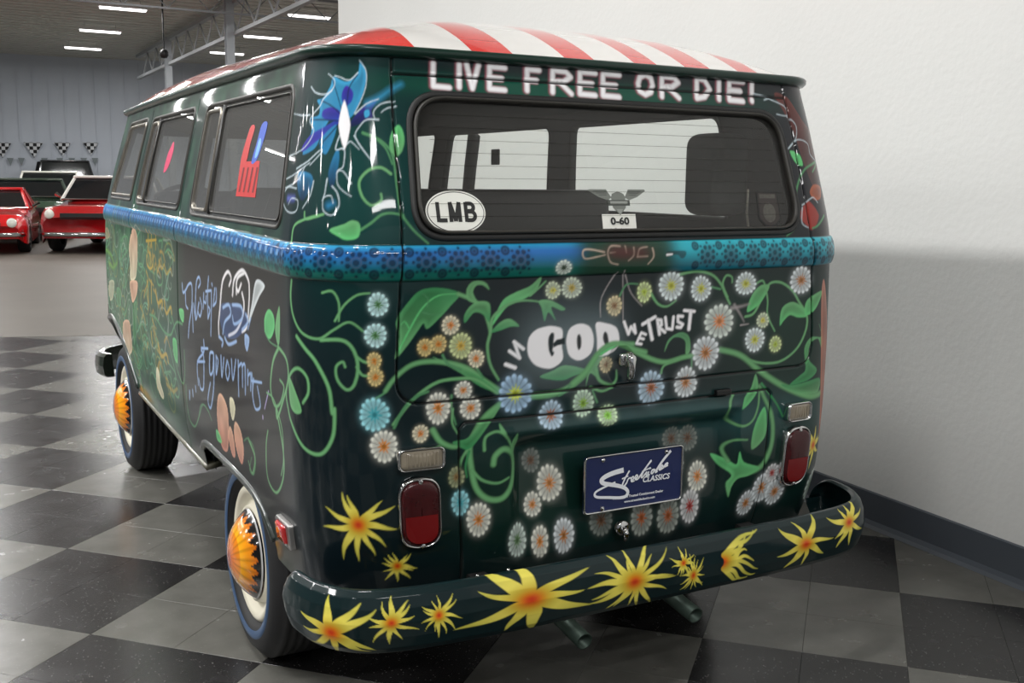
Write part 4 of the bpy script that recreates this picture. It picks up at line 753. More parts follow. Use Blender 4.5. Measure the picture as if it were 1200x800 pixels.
["l",[[0.3686,1.7843],[0.3556,1.7249]],0.0222,0.0222,"pk",0.25,0.75],
["l",[[0.4582,1.7816],[0.4064,1.7822],[0.3934,1.7249],[0.4444,1.7238]],0.0224,0.0224,"pk",0.25,0.75],
["l",[[0.4005,1.7536],[0.4415,1.7529]],0.0224,0.0224,"pk",0.25,0.75],
["l",[[0.4929,1.7816],[0.4845,1.7472]],0.0227,0.0227,"pk",0.25,0.75],
["l",[[0.4801,1.7288],[0.4794,1.726]],0.0227,0.0227,"pk",0.25,0.75],
["l",[[-0.5073,1.7736],[-0.5128,1.7162],[-0.471,1.7147]],0.014,0.014,"w",0.25,1],
["l",[[-0.4389,1.7751],[-0.445,1.717]],0.0142,0.0142,"w",0.25,1],
["l",[[-0.4193,1.7767],[-0.41,1.7156],[-0.3872,1.7758]],0.0143,0.0143,"w",0.25,1],
["l",[[-0.3147,1.773],[-0.3571,1.774],[-0.3638,1.7172],[-0.3218,1.7158]],0.0145,0.0145,"w",0.25,1],
["l",[[-0.3602,1.7456],[-0.3265,1.7446]],0.0145,0.0145,"w",0.25,1],
["l",[[-0.2176,1.7727],[-0.2519,1.7736],[-0.2593,1.718]],0.0147,0.0147,"w",0.25,1],
["l",[[-0.2554,1.7458],[-0.2281,1.745]],0.0147,0.0147,"w",0.25,1],
["l",[[-0.1857,1.7173],[-0.1773,1.7758],[-0.1385,1.7734],[-0.1262,1.7602],[-0.1478,1.747],[-0.1814,1.7454]],0.0149,0.0149,"w",0.25,1],
["l",[[-0.1619,1.7461],[-0.1305,1.7158]],0.0149,0.0149,"w",0.25,1],
["l",[[-0.0483,1.7753],[-0.0954,1.7762],[-0.1047,1.7168],[-0.0581,1.7154]],0.0151,0.0151,"w",0.25,1],
["l",[[-0.0997,1.7465],[-0.0623,1.7456]],0.0151,0.0151,"w",0.25,1],
["l",[[0.027,1.775],[-0.0242,1.7758],[-0.0343,1.7157],[0.0163,1.7143]],0.0153,0.0153,"w",0.25,1],
["l",[[-0.0289,1.7458],[0.0118,1.7449]],0.0153,0.0153,"w",0.25,1],
["l",[[0.1128,1.781],[0.0933,1.773],[0.0843,1.7537],[0.0863,1.7341],[0.1026,1.7253],[0.1224,1.7332],[0.1321,1.7527],[0.1298,1.7723],[0.1128,1.781]],0.0156,0.0156,"w",0.25,1],
["l",[[0.1575,1.7228],[0.1685,1.7802],[0.2091,1.778],[0.2216,1.7651],[0.1985,1.7521],[0.1632,1.7504]],0.0158,0.0158,"w",0.25,1],
["l",[[0.1837,1.7512],[0.2153,1.7216]],0.0159,0.0159,"w",0.25,1],
["l",[[0.2908,1.7827],[0.2785,1.7241],[0.3072,1.7293],[0.3311,1.7525],[0.3176,1.7776],[0.2908,1.7827]],0.0162,0.0162,"w",0.25,1],
["l",[[0.3718,1.7845],[0.3587,1.725]],0.0163,0.0163,"w",0.25,1],
["l",[[0.4615,1.7818],[0.4097,1.7824],[0.3966,1.7251],[0.4477,1.724]],0.0165,0.0165,"w",0.25,1],
["l",[[0.4037,1.7538],[0.4448,1.7531]],0.0165,0.0165,"w",0.25,1],
["l",[[0.4962,1.7818],[0.4879,1.7474]],0.0167,0.0167,"w",0.25,1],
["l",[[0.4835,1.729],[0.4827,1.7262]],0.0167,0.0167,"w",0.25,1],
["l",[[-0.3703,1.0273],[-0.3449,1.0169]],0.011,0.011,"w",0.25,1],
["l",[[-0.3603,1.0607],[-0.3323,1.0408]],0.0098,0.0098,"w",0.25,1],
["l",[[-0.3323,1.0408],[-0.3477,1.0836]],0.0088,0.0088,"w",0.25,1],
["l",[[-0.3477,1.0836],[-0.3222,1.0639]],0.0099,0.0099,"w",0.25,1],
["b",-0.2611,1.0662,0.0879,0.1048,"gl",0.32],
["b",-0.1621,1.0719,0.0711,0.0967,"gl",0.32],
["b",-0.0795,1.079,0.0628,0.0806,"gl",0.32],
["p",[[-0.2499,1.1183],[-0.2208,1.1133],[-0.2116,1.1017],[-0.2134,1.0655],[-0.2109,1.0289],[-0.2385,1.009],[-0.2649,1.01],[-0.291,1.0216],[-0.3077,1.0453],[-0.311,1.0718],[-0.3044,1.0952],[-0.2838,1.1121]],"w","w",1,1],
["p",[[-0.2445,1.1002],[-0.236,1.0978],[-0.2369,1.0767],[-0.2399,1.0547],[-0.2356,1.0495],[-0.2377,1.0419],[-0.244,1.0404],[-0.251,1.0583],[-0.2523,1.0848]],"k","k",1,1],
["p",[[-0.239,1.072],[-0.2285,1.0819],[-0.205,1.0853],[-0.2049,1.0688],[-0.2241,1.0672],[-0.2379,1.0613]],"k","k",0,1],
["p",[[-0.1615,1.1197],[-0.1313,1.1092],[-0.1198,1.0766],[-0.1277,1.0402],[-0.1605,1.0228],[-0.1906,1.0372],[-0.2006,1.0744],[-0.1912,1.1078]],"w","w",1,1],
["p",[[-0.1629,1.0925],[-0.1568,1.0814],[-0.1571,1.0594],[-0.1635,1.05],[-0.1691,1.0626],[-0.1694,1.0846]],"kk","kk",1,1],
["p",[[-0.1136,1.118],[-0.0868,1.1175],[-0.0526,1.1046],[-0.042,1.0791],[-0.0433,1.0542],[-0.0573,1.0377],[-0.0968,1.0291],[-0.1081,1.0363],[-0.1098,1.0784]],"w","w",1,1],
["p",[[-0.0865,1.0942],[-0.0779,1.0863],[-0.0736,1.0612],[-0.0832,1.0569],[-0.0919,1.0773]],"kk","kk",1,1],
["s",[[-0.1787,0.9626],[-0.1408,0.9917],[-0.1081,1.0338],[-0.0747,1.0563],[-0.0405,1.059],[0.0062,1.0408],[0.0418,1.0306]],0.0184,0.0138,"g1",0.35,1],
["s",[[-0.0969,1.0355],[-0.0745,1.0464],[-0.0519,1.0523]],0.0092,0.0069,"g3",0.35,1],
["l",[[-0.027,1.1171],[-0.0132,1.0833],[-0.0054,1.1028],[0.0089,1.0849],[0.0051,1.1072]],0.0092,0.0092,"w",0.25,1],
["l",[[0.0421,1.0788],[0.0278,1.0848],[0.0129,1.0565],[0.0283,1.0534]],0.0082,0.0082,"w",0.25,1],
["l",[[0.0209,1.0711],[0.0352,1.0666]],0.0082,0.0082,"w",0.25,1],
["l",[[0.0315,1.1072],[0.0711,1.1252]],0.0105,0.0105,"w",0.25,1],
["l",[[0.0497,1.1162],[0.0626,1.0648]],0.0117,0.0117,"w",0.25,1],
["l",[[0.0791,1.1171],[0.0865,1.077]],0.0106,0.0106,"w",0.25,1],
["l",[[0.0791,1.1161],[0.0912,1.1154],[0.0932,1.1021],[0.0837,1.0965],[0.1046,1.081]],0.0094,0.0094,"w",0.25,1],
["l",[[0.105,1.1218],[0.1099,1.0908],[0.1284,1.0877],[0.132,1.1218]],0.0094,0.0094,"w",0.25,1],
["l",[[0.163,1.1216],[0.1468,1.1235],[0.1471,1.1081],[0.1635,1.0994],[0.1574,1.091],[0.1437,1.0929]],0.0095,0.0095,"w",0.25,1],
["l",[[0.1676,1.1378],[0.2024,1.1334]],0.0095,0.0095,"w",0.25,1],
["l",[[0.1897,1.134],[0.1845,1.0852]],0.012,0.012,"w",0.25,1],
["s",[[-2.2173,1.1133],[-2.2042,1.0837],[-2.1632,1.0946],[-2.114,1.1195],[-2.0676,1.1272],[-2.0551,1.102],[-2.0687,1.0443],[-2.1161,0.9815],[-2.1423,0.9304]],0.011,0.0091,"sb",0.3,1],
["s",[[-2.1642,1.0843],[-2.1609,1.0439],[-2.131,1.0338]],0.011,0.0091,"sb",0.3,1],
["s",[[-2.0592,1.0619],[-2.0585,1.0089],[-2.0594,0.9621]],0.0108,0.009,"sb",0.3,1],
["s",[[-2.0139,1.0111],[-2.0054,1.0841],[-1.9856,1.1412],[-1.9483,1.1606],[-1.9287,1.1432],[-1.9585,1.1245]],0.0104,0.0087,"sb",0.3,1],
["s",[[-2.037,1.061],[-2.0065,1.012],[-1.9563,1.0732]],0.0107,0.0089,"sb",0.3,1],
["s",[[-1.9563,1.0732],[-1.9735,1.0454],[-1.9443,1.0294],[-1.9156,1.0617],[-1.9377,1.0913]],0.0104,0.0087,"sb",0.3,1],
["s",[[-1.8832,1.1128],[-1.895,1.0609]],0.0102,0.0085,"sb",0.3,1],
["s",[[-1.8856,1.0873],[-1.8589,1.0839],[-1.8501,1.1068]],0.0102,0.0085,"sb",0.3,1],
["s",[[-1.8116,1.1725],[-1.8292,1.1183],[-1.8304,1.037]],0.01,0.0084,"sb",0.3,1],
["s",[[-1.8304,1.037],[-1.8013,1.0654],[-1.8199,1.0757]],0.0101,0.0084,"sb",0.3,1],
["s",[[-1.8554,1.1219],[-1.7758,1.1328]],0.01,0.0083,"sb",0.3,1],
["s",[[-1.7761,1.1297],[-1.7805,1.0802],[-1.7982,0.985]],0.0099,0.0083,"sb",0.3,1],
["s",[[-1.7676,1.155],[-1.7643,1.1492]],0.0098,0.0082,"sb",0.3,1],
["s",[[-1.7306,1.1433],[-1.7544,1.0862]],0.0098,0.0082,"sb",0.3,1],
["s",[[-1.7544,1.0862],[-1.7151,1.1057],[-1.7118,1.1452]],0.0098,0.0081,"sb",0.3,1],
["s",[[-1.6517,1.1362],[-1.6247,1.18],[-1.5651,1.2097],[-1.5264,1.1944],[-1.5504,1.1694]],0.0128,0.0102,"w",0.3,0.95],
["s",[[-1.6517,1.1362],[-1.6676,1.0899],[-1.6909,1.0361],[-1.6896,0.997]],0.0135,0.0108,"w",0.3,0.95],
["s",[[-1.5131,1.1445],[-1.4878,1.195],[-1.4016,1.2273],[-1.3412,1.2079],[-1.3278,1.1796],[-1.3357,1.1357],[-1.3604,1.0729],[-1.4136,1.0493]],0.0123,0.0098,"w",0.3,0.95],
["s",[[-1.4688,1.1546],[-1.4669,1.1828],[-1.4443,1.2044],[-1.3812,1.2208]],0.0125,0.01,"w",0.3,0.95],
["s",[[-1.4676,1.1716],[-1.4468,1.1624],[-1.4136,1.1878]],0.0125,0.01,"w",0.3,0.95],
["s",[[-1.405,1.1611],[-1.3866,1.13],[-1.4103,1.0886],[-1.4777,1.0435],[-1.5692,1.0166]],0.0124,0.01,"w",0.3,0.95],
["p",[[-1.6547,1.1003],[-1.5601,1.1166],[-1.4715,1.1178],[-1.3878,1.1134],[-1.3486,1.0962],[-1.3814,1.0647],[-1.4687,1.0248],[-1.5702,1.0077],[-1.6386,1.019],[-1.6706,1.0567]],"sb2","sb2",1,0.28],
["s",[[-1.6314,1.094],[-1.5605,1.1107],[-1.5401,1.0842],[-1.6116,1.0521],[-1.6394,1.0129]],0.0119,0.0106,"sb",0.3,0.95],
["s",[[-1.5153,1.1158],[-1.4183,1.121],[-1.4103,1.0886],[-1.4978,1.0608],[-1.5181,1.0811]],0.0115,0.0102,"sb",0.3,0.95],
["s",[[-1.6169,1.0041],[-1.5726,0.9898],[-1.4809,1.0117]],0.012,0.0106,"sb",0.3,0.95],
["s",[[-1.6896,0.997],[-1.6426,0.9886],[-1.6571,0.9714]],0.0123,0.011,"sb",0.3,0.95],
["s",[[-1.3681,1.1048],[-1.3494,1.0852],[-1.4131,1.0549]],0.0111,0.0099,"sb",0.3,0.95],
["p",[[-1.2584,1.2113],[-1.1756,1.2046],[-1.2277,1.1711],[-1.2773,1.1342],[-1.3343,1.0871],[-1.3389,1.092],[-1.306,1.139]],"w2","w2",1,1],
["l",[[-1.3186,1.0999],[-1.3512,1.0631]],0.0073,0.0049,"sb",0.25,0.9],
["p",[[-1.3776,1.0483],[-1.3382,1.04],[-1.3621,1.0008],[-1.3815,1.009],[-1.3893,1.0328]],"sb","sb",1,1],
["s",[[-1.9037,0.9539],[-1.9117,0.914],[-2.0153,0.8616],[-2.0219,0.7834]],0.0109,0.0091,"sb",0.3,1],
["s",[[-1.9462,0.9153],[-1.916,0.8939],[-1.9409,0.7915],[-1.9881,0.7762],[-2.0078,0.806]],0.0112,0.0093,"sb",0.3,1],
["s",[[-2.0145,0.865],[-1.9046,0.8828]],0.0109,0.0091,"sb",0.3,1],
["s",[[-1.9448,0.922],[-1.8466,0.9351]],0.0106,0.0088,"sb",0.3,1],
["s",[[-1.7755,0.9318],[-1.8229,0.9213],[-1.8364,0.8556],[-1.7943,0.8691],[-1.7701,0.9264],[-1.7925,0.8189],[-1.8564,0.7358],[-1.8904,0.7551],[-1.8371,0.8235]],0.0106,0.0088,"sb",0.3,1],
["s",[[-1.7382,0.9282],[-1.75,0.8673],[-1.7161,0.9133],[-1.7323,0.9261]],0.0102,0.0085,"sb",0.3,1],
["s",[[-1.6748,0.9382],[-1.6752,0.8711],[-1.639,0.9377]],0.01,0.0083,"sb",0.3,1],
["s",[[-1.5984,0.9352],[-1.6224,0.8984],[-1.6034,0.8747],[-1.5746,0.9065],[-1.593,0.9331]],0.0098,0.0082,"sb",0.3,1],
["s",[[-1.5452,0.9467],[-1.5386,0.8862],[-1.4941,0.9549]],0.0096,0.008,"sb",0.3,1],
["s",[[-1.4668,0.9564],[-1.4795,0.8474]],0.0095,0.0079,"sb",0.3,1],
["s",[[-1.464,0.9397],[-1.4251,0.9518],[-1.4304,0.8855]],0.0094,0.0078,"sb",0.3,1],
["s",[[-1.426,0.946],[-1.3937,0.9541],[-1.402,0.868]],0.0093,0.0078,"sb",0.3,1],
["s",[[-1.3645,0.945],[-1.371,0.902]],0.0092,0.0077,"sb",0.3,1],
["s",[[-1.367,0.9279],[-1.3354,0.9389],[-1.3427,0.8905]],0.0092,0.0076,"sb",0.3,1],
["s",[[-1.3248,0.9435],[-1.3197,0.9113]],0.009,0.0075,"sb",0.3,1],
["s",[[-1.3072,0.9301],[-1.324,0.8829],[-1.3005,0.8461],[-1.2498,0.8645],[-1.2708,0.9148]],0.009,0.0075,"sb",0.3,1],
["s",[[-1.3281,0.9209],[-1.2259,0.9338]],0.0089,0.0074,"sb",0.3,1],
["s",[[-2.1775,0.7304],[-2.1896,0.6999]],0.0122,0.0102,"sb",0.3,1],
["s",[[-2.1257,0.7436],[-2.1259,0.7228]],0.012,0.01,"sb",0.3,1],
["s",[[-2.0715,0.7675],[-2.07,0.7507]],0.0117,0.0098,"sb",0.3,1],
["l",[[-1.1639,0.9213],[-1.2079,0.8649]],0.0063,0.0049,"lv",0.25,1],
["l",[[-1.2295,0.8396],[-1.2294,0.8333]],0.0075,0.0075,"lv",0.25,1],
["p",[[-1.7427,0.7939],[-1.6877,0.8118],[-1.6267,0.7773],[-1.6345,0.7039],[-1.6729,0.6329],[-1.7458,0.6302],[-1.776,0.7094]],"ro","ro2",1,1],
["p",[[-1.6139,0.7264],[-1.5797,0.7055],[-1.5732,0.6428],[-1.6104,0.6336],[-1.6406,0.6844]],"ro","ro2",1,1],
["p",[[-1.5385,0.757],[-1.4793,0.7388],[-1.4633,0.6839],[-1.4986,0.6331],[-1.5416,0.6577],[-1.5654,0.7088]],"ro","ro2",1,1],
["p",[[-1.5891,0.8201],[-1.5483,0.8246],[-1.5309,0.7969],[-1.5654,0.7547],[-1.5918,0.7809]],"cr","cr",1,1],
["p",[[-1.8033,0.6734],[-1.7604,0.668],[-1.7406,0.6427],[-1.8011,0.6398]],"g3","g3",1,1],
["s",[[-2.2486,0.6625],[-2.2332,0.6196],[-2.1475,0.609],[-2.0588,0.6606],[-1.9762,0.7213],[-1.9047,0.7164],[-1.8582,0.6917]],0.0067,0.0054,"g2",0.5,0.8],
["s",[[-1.4473,0.7187],[-1.4062,0.7351],[-1.3495,0.7249],[-1.3351,0.6817],[-1.3686,0.6358],[-1.4095,0.6387],[-1.3778,0.6844]],0.0055,0.0044,"g2",0.5,0.8],
["s",[[-1.1812,0.9148],[-1.1299,0.9124],[-1.0926,0.8895],[-1.0509,0.8354],[-1.0542,0.7591],[-1.0844,0.7082]],0.006,0.0048,"g1",0.35,1],
["p",[[-3.2571,1.2654],[-3.1651,1.2301],[-3.1605,1.1606],[-3.1758,1.1082],[-3.2297,1.0424],[-3.3707,1.0249],[-3.3747,1.0929],[-3.3963,1.1692],[-3.3302,1.2357]],"ro","cr",1,1],
["p",[[-3.3892,1.0134],[-3.1877,1.032],[-3.1992,0.9836],[-3.2889,0.9359],[-3.3548,0.9239],[-3.3875,0.9645]],"ro","ro",1,1],
["p",[[-3.7089,0.7803],[-3.4957,0.8178],[-3.4643,0.7565],[-3.4796,0.6836],[-3.6032,0.6339],[-3.6976,0.5725],[-3.825,0.5522],[-3.7784,0.6597]],"ro","cr",1,1],
["p",[[-2.8218,0.7096],[-2.7756,0.6978],[-2.7706,0.6596],[-2.7245,0.6146],[-2.7604,0.5883],[-2.8269,0.6001],[-2.8632,0.6381]],"cr","cr",1,1],
["s",[[-2.8866,1.271],[-2.8838,1.1922],[-2.836,1.1692],[-2.8414,1.1208]],0.0141,0.0106,"yl",0.3,1],
["s",[[-2.9336,1.2246],[-2.7024,1.2418]],0.0138,0.0104,"yl",0.3,1],
["s",[[-2.8121,1.2702],[-2.809,1.2057]],0.0138,0.0103,"yl",0.3,1],
["s",[[-2.7158,1.2622],[-2.7143,1.203]],0.0135,0.0101,"yl",0.3,1],
["s",[[-2.9244,1.163],[-2.9156,1.1282],[-2.8419,1.1163],[-2.7787,1.1387],[-2.7864,1.1812]],0.0141,0.0106,"yl",0.3,1],
["s",[[-2.6487,1.1654],[-2.5854,1.1369],[-2.5404,1.1569],[-2.5019,1.1233],[-2.4175,1.1504],[-2.3999,1.128]],0.0132,0.0099,"yl",0.3,0.7],
["s",[[-2.945,1.0991],[-2.8981,1.0675],[-2.9559,1.0263]],0.0145,0.0109,"yl",0.3,0.7],
["s",[[-2.8727,1.0698],[-2.7777,1.0523]],0.0142,0.0107,"yl",0.3,0.7],
["s",[[-2.9252,1.0561],[-2.9091,1.004],[-2.9266,0.9393]],0.0183,0.0146,"yl",0.3,0.9],
["s",[[-2.824,1.0654],[-2.8412,0.9758]],0.0179,0.0143,"yl",0.3,0.9],
["s",[[-2.7326,1.0394],[-2.6953,0.9918],[-2.6022,1.0105],[-2.6095,0.9761]],0.0174,0.0139,"yl",0.3,0.9],
["s",[[-2.5582,1.0153],[-2.5254,0.9694],[-2.4358,1.0043],[-2.4202,0.9819]],0.0167,0.0134,"yl",0.3,0.9],
["s",[[-2.7427,0.8303],[-2.695,0.7765],[-2.5736,0.8041],[-2.5424,0.7753]],0.0182,0.0146,"yl",0.3,0.9],
["s",[[-2.8815,0.8462],[-2.8776,0.7929]],0.0191,0.0153,"yl",0.3,0.9],
["s",[[-4.2878,1.105],[-4.043,1.0906],[-3.9232,1.0505]],0.0263,0.0176,"gy2",0.9,0.7],
["s",[[-4.1423,1.0447],[-3.9695,1.0306],[-3.7991,1.0706]],0.0266,0.0178,"gy2",0.9,0.7],
["s",[[-3.6327,1.185],[-3.5604,1.2092],[-3.442,1.2105],[-3.4301,1.1573],[-3.6638,1.0911],[-3.6899,1.0479]],0.0138,0.0097,"g2",0.5,1],
["s",[[-3.1325,1.1115],[-3.0485,1.118],[-2.9725,1.0878],[-3.0625,1.0251]],0.0126,0.0089,"g2",0.5,1],
["s",[[-2.6456,1.2408],[-2.5796,1.2445],[-2.5792,1.2199]],0.0112,0.0079,"g2",0.5,1],
["s",[[-2.7097,1.127],[-2.6822,1.0699],[-2.5922,1.0783],[-2.5754,1.1295]],0.0116,0.0082,"g2",0.5,1],
["s",[[-2.5158,1.2035],[-2.4531,1.2197],[-2.374,1.2011],[-2.396,1.168]],0.0109,0.0077,"g2",0.5,1],
["s",[[-4.2878,1.2],[-4.0756,1.1599],[-4.3207,1.1005]],0.015,0.0106,"g2",0.5,1],
["s",[[-3.6921,1.0373],[-3.6058,0.9628],[-3.4699,1.016]],0.0144,0.0101,"g2",0.5,1],
["s",[[-3.772,0.915],[-3.7373,0.8661],[-3.6447,0.83],[-3.5157,0.886],[-3.4889,0.9542]],0.0159,0.0115,"g2",0.5,1],
["s",[[-2.8945,0.9207],[-2.7831,0.9254],[-2.7155,0.9164],[-2.5892,0.8903],[-2.4621,0.8953],[-2.3922,0.9331],[-2.3274,0.9614],[-2.2336,0.9656]],0.0124,0.009,"g2",0.5,1],
["s",[[-2.4042,0.8871],[-2.3798,0.8342],[-2.3542,0.7939]],0.0122,0.0088,"g2",0.5,1],
["s",[[-3.4511,0.6778],[-3.329,0.6325],[-3.1947,0.6979]],0.0162,0.0117,"g2",0.5,1],
["s",[[-3.112,0.7959],[-3.0492,0.814],[-2.9775,0.7964],[-2.9637,0.771]],0.0142,0.0103,"g2",0.5,1],
["s",[[-2.7427,0.8303],[-2.7873,0.8371],[-2.757,0.7931]],0.0134,0.0097,"g2",0.5,1],
["p",[[-2.2795,1.0143],[-2.2058,1.019],[-2.2134,0.9759],[-2.2576,0.982]],"g3","g3",1,1],
["p",[[-3.3121,0.914],[-3.2149,0.9345],[-3.2684,0.8321],[-3.3934,0.7166],[-3.3826,0.8173]],"g2","g2",1,1],
["p",[[-3.8593,0.938],[-3.7061,0.9374],[-3.7597,0.8583],[-3.8748,0.8614]],"g2","g2",1,1],
["p",[[-2.4248,0.8842],[-2.3557,0.886],[-2.36,0.805],[-2.4134,0.8208]],"g3","g3",1,1],
["p",[[-4.184,0.9344],[-3.9509,0.9616],[-4.0363,0.8711],[-4.1855,0.8438]],"cr","cr",1,0.6],
["p",[[-4.2878,1.21],[-4.1625,1.2217],[-4.0729,1.182],[-4.2878,1.16]],"ro","ro",1,0.4],
["s",[[-2.4407,0.8411],[-2.4066,0.8105],[-2.3591,0.7647],[-2.2869,0.7377],[-2.2383,0.7856],[-2.2225,0.8742]],0.0086,0.0062,"g2",0.35,1],
["s",[[-3.412,0.6608],[-3.3946,0.6197],[-3.3068,0.6234],[-3.2128,0.6603],[-3.1971,0.6947]],0.01,0.0073,"g2",0.35,1],
["l",[[-2.7693,0.7913],[-2.6477,0.7814],[-2.5833,0.7635]],0.0184,0.0147,"yl",0.25,0.5],
["l",[[-2.6246,0.6763],[-2.4889,0.6687],[-2.4092,0.6973]],0.0185,0.0148,"yl",0.25,0.5],
["s",[[-2.2345,0.7429],[-2.2468,0.6882],[-2.2247,0.6139],[-2.1528,0.6055],[-2.0722,0.6508],[-2.0129,0.7092],[-1.9548,0.725],[-1.8911,0.7137]],0.0075,0.0061,"g2",0.5,0.8],
["p",[[0.5777,1.7532],[0.6275,1.7443],[0.7024,1.6779],[0.801,1.627],[0.8,1.5],[0.7087,1.4554],[0.6495,1.5616],[0.6299,1.6373],[0.6033,1.6973]],"br","br2",1,0.85],
["p",[[0.694,1.4859],[0.755,1.4784],[0.7335,1.4476],[0.6829,1.4403],[0.6603,1.463]],"or3","or3",1,0.7],
["e",0.6436,1.3952,0.05,0.045,"rd"],
["s",[[0.5198,1.7463],[0.5619,1.7333],[0.6089,1.7166],[0.6117,1.69],[0.5708,1.6921]],0.0041,0.0031,"l1",0.5,0.8],
["s",[[0.6106,1.6862],[0.6456,1.6607],[0.6324,1.6222],[0.5995,1.5946]],0.0041,0.0031,"l1",0.5,0.8],
["s",[[0.5935,1.5907],[0.6385,1.6185],[0.7068,1.6087],[0.7123,1.5781],[0.7461,1.5633],[0.8,1.55]],0.0041,0.0031,"l1",0.5,0.8],
["s",[[0.6144,1.4254],[0.6699,1.4479],[0.6974,1.4326]],0.004,0.003,"l1",0.5,0.8],
["s",[[0.6128,1.4179],[0.6046,1.3731],[0.6344,1.3577]],0.004,0.003,"l1",0.5,0.8],
["s",[[0.4954,1.7488],[0.5537,1.7405],[0.531,1.7318]],0.0041,0.0031,"l1",0.5,0.8],
["p",[[0.5995,1.5848],[0.6387,1.5728],[0.6462,1.5425],[0.6157,1.5496]],"g3","g3",1,1],
["s",[[0.7594,1.5558],[0.6541,1.5312],[0.605,1.4779],[0.5935,1.4255],[0.6009,1.4105]],0.0075,0.005,"g2",0.35,1],
["s",[[0.5696,1.381],[0.5716,1.3586],[0.5388,1.3368]],0.0074,0.0049,"g2",0.35,1],
["s",[[0.7335,1.3939],[0.6744,1.3645],[0.6462,1.3575]],0.0075,0.005,"g2",0.35,1],
["s",[[0.8,1.565],[0.7035,1.5242]],0.0076,0.0051,"g2",0.35,1],
["p",[[0.7276,1.1793],[0.7963,0.9448],[0.79,0.73],[0.757,0.7334],[0.714,0.9567],[0.7006,1.1682]],"ro2","or3",1,0.8],
["s",[[-0.0983,1.3049],[-0.1383,1.3124],[-0.1591,1.3112],[-0.1631,1.2981],[-0.1537,1.2896],[-0.1195,1.2937],[-0.0965,1.2982]],0.0049,0.0035,"l3",0.4,0.9],
["s",[[-0.0493,1.3189],[-0.0767,1.3195],[-0.0887,1.303],[-0.081,1.2794],[-0.0575,1.2719]],0.0049,0.0036,"l3",0.4,0.9],
["s",[[-0.0078,1.3147],[-0.0101,1.2944],[-0.026,1.2812]],0.005,0.0036,"l3",0.4,0.9],
["s",[[0.0019,1.2907],[0.0102,1.3109],[0.0347,1.3155]],0.005,0.0036,"l3",0.4,0.9],
["s",[[0.0019,1.2907],[0.0343,1.2916]],0.005,0.0036,"l3",0.4,0.9],
["s",[[0.0509,1.3117],[0.0527,1.2894],[0.0365,1.2709]],0.005,0.0037,"l3",0.4,0.9],
["s",[[-0.0809,1.3028],[-0.0653,1.3041]],0.0049,0.0036,"l3",0.4,0.9],
["s",[[-0.0336,1.3186],[-0.0319,1.3017]],0.0049,0.0036,"l3",0.4,0.9],
["b",-0.0653,1.3041,0.035,0.02,"mr",0.7],
["b",-0.0339,1.3017,0.035,0.02,"mr",0.7],
["b",0.0141,1.3006,0.035,0.02,"mr",0.7],
["p",[[0.1005,1.302],[0.1556,1.3024],[0.1556,1.2867],[0.1428,1.2835],[0.13,1.2926],[0.1004,1.2933]],"bk2","bk2",1,0.7],
["s",[[0.0963,1.2934],[0.1131,1.2947]],0.0058,0.0046,"w",0.35,1]]''')
for it in PAINT:
    k = it[0]
    if k == 's': stroke(it[1], it[2], it[3], PAL[it[4]], it[5], it[6])
    elif k == 'l': stroke(it[1], it[2], it[3], PAL[it[4]], it[5], it[6], smooth=False)
    elif k == 'p': polyfill(it[1], PAL[it[2]], PAL[it[3]], it[4], it[5])
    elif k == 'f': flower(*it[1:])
    elif k == 'y': star(*it[1:])
    elif k == 'b':
        sl = window(it[1]-it[3]*2, it[1]+it[3]*2, it[2]-it[4]*2, it[2]+it[4]*2); q = np.hypot((GU[sl]-it[1])/it[3], (GZ[sl]-it[2])/it[4]); over(sl, np.exp(-q**2*1.2)*it[6], PAL[it[5]])
    elif k == 'e' and len(it) > 4:
        sl = window(it[1]-it[3]*1.2, it[1]+it[3]*1.2, it[2]-it[4]*1.2, it[2]+it[4]*1.2); q = np.abs((GU[sl]-it[1])/it[3])**1.3+np.abs((GZ[sl]-it[2])/it[4])**1.3; over(sl, np.clip((1-q)/.15, 0, 1), PAL[it[5]])
def paint_at(u, z):
    x = np.clip((u-CU0)/CR_-.5, 0, CW-1.001); y = np.clip((z-CZ0)/CR_-.5, 0, CH-1.001); xi = x.astype(int); yi = y.astype(int); fx = (x-xi)[..., None]; fy = (y-yi)[..., None]
    return (cv[yi, xi]*(1-fx)+cv[yi, xi+1]*fx)*(1-fy)+(cv[yi+1, xi]*(1-fx)+cv[yi+1, xi+1]*fx)*fy
# ------------------------------------------------------------------ materials of the van
M_paint = mat('airbrushed_body_paint', (20, 40, 40), rough=.42, coat=.55, attr='Col', spec=.10)
M_green = mat('dark_green_gloss', (14, 44, 36), rough=.3, coat=.35, spec=.3)
M_rubber = mat('black_rubber', (26, 26, 26), rough=.5)
M_seal = mat('window_rubber', (52, 50, 46), rough=.45, noise=(30, .2))
M_chrome = mat('chrome', (205, 205, 205), rough=.08, metal=1.)
M_alum = mat('dull_aluminium_trim', (158, 152, 142), rough=.3, metal=.9)
M_in = mat('dark_interior_trim', (40, 41, 42), rough=.75, noise=(6, .15))
M_head = mat('grey_headliner', (78, 78, 76), rough=.85, noise=(12, .1))
M_seat = mat('black_vinyl', (36, 38, 38), rough=.5, noise=(20, .15))
M_under = mat('underbody_black', (12, 12, 12), rough=.8)
M_glass = glass_mat('rear_glass', (.90, .92, .90), .06, (.45, .43, .40))
M_glassL = glass_mat('side_glass', (.55, .56, .54), .26, (.36, .36, .35), 1.55)
M_glassC = glass_mat('clear_glass', (.92, .94, .93))
van = thing('camper_van', 'vintage dark green van airbrushed with daisies, vines and slogans, roof striped red and white', 'van', (0, 0, 0))
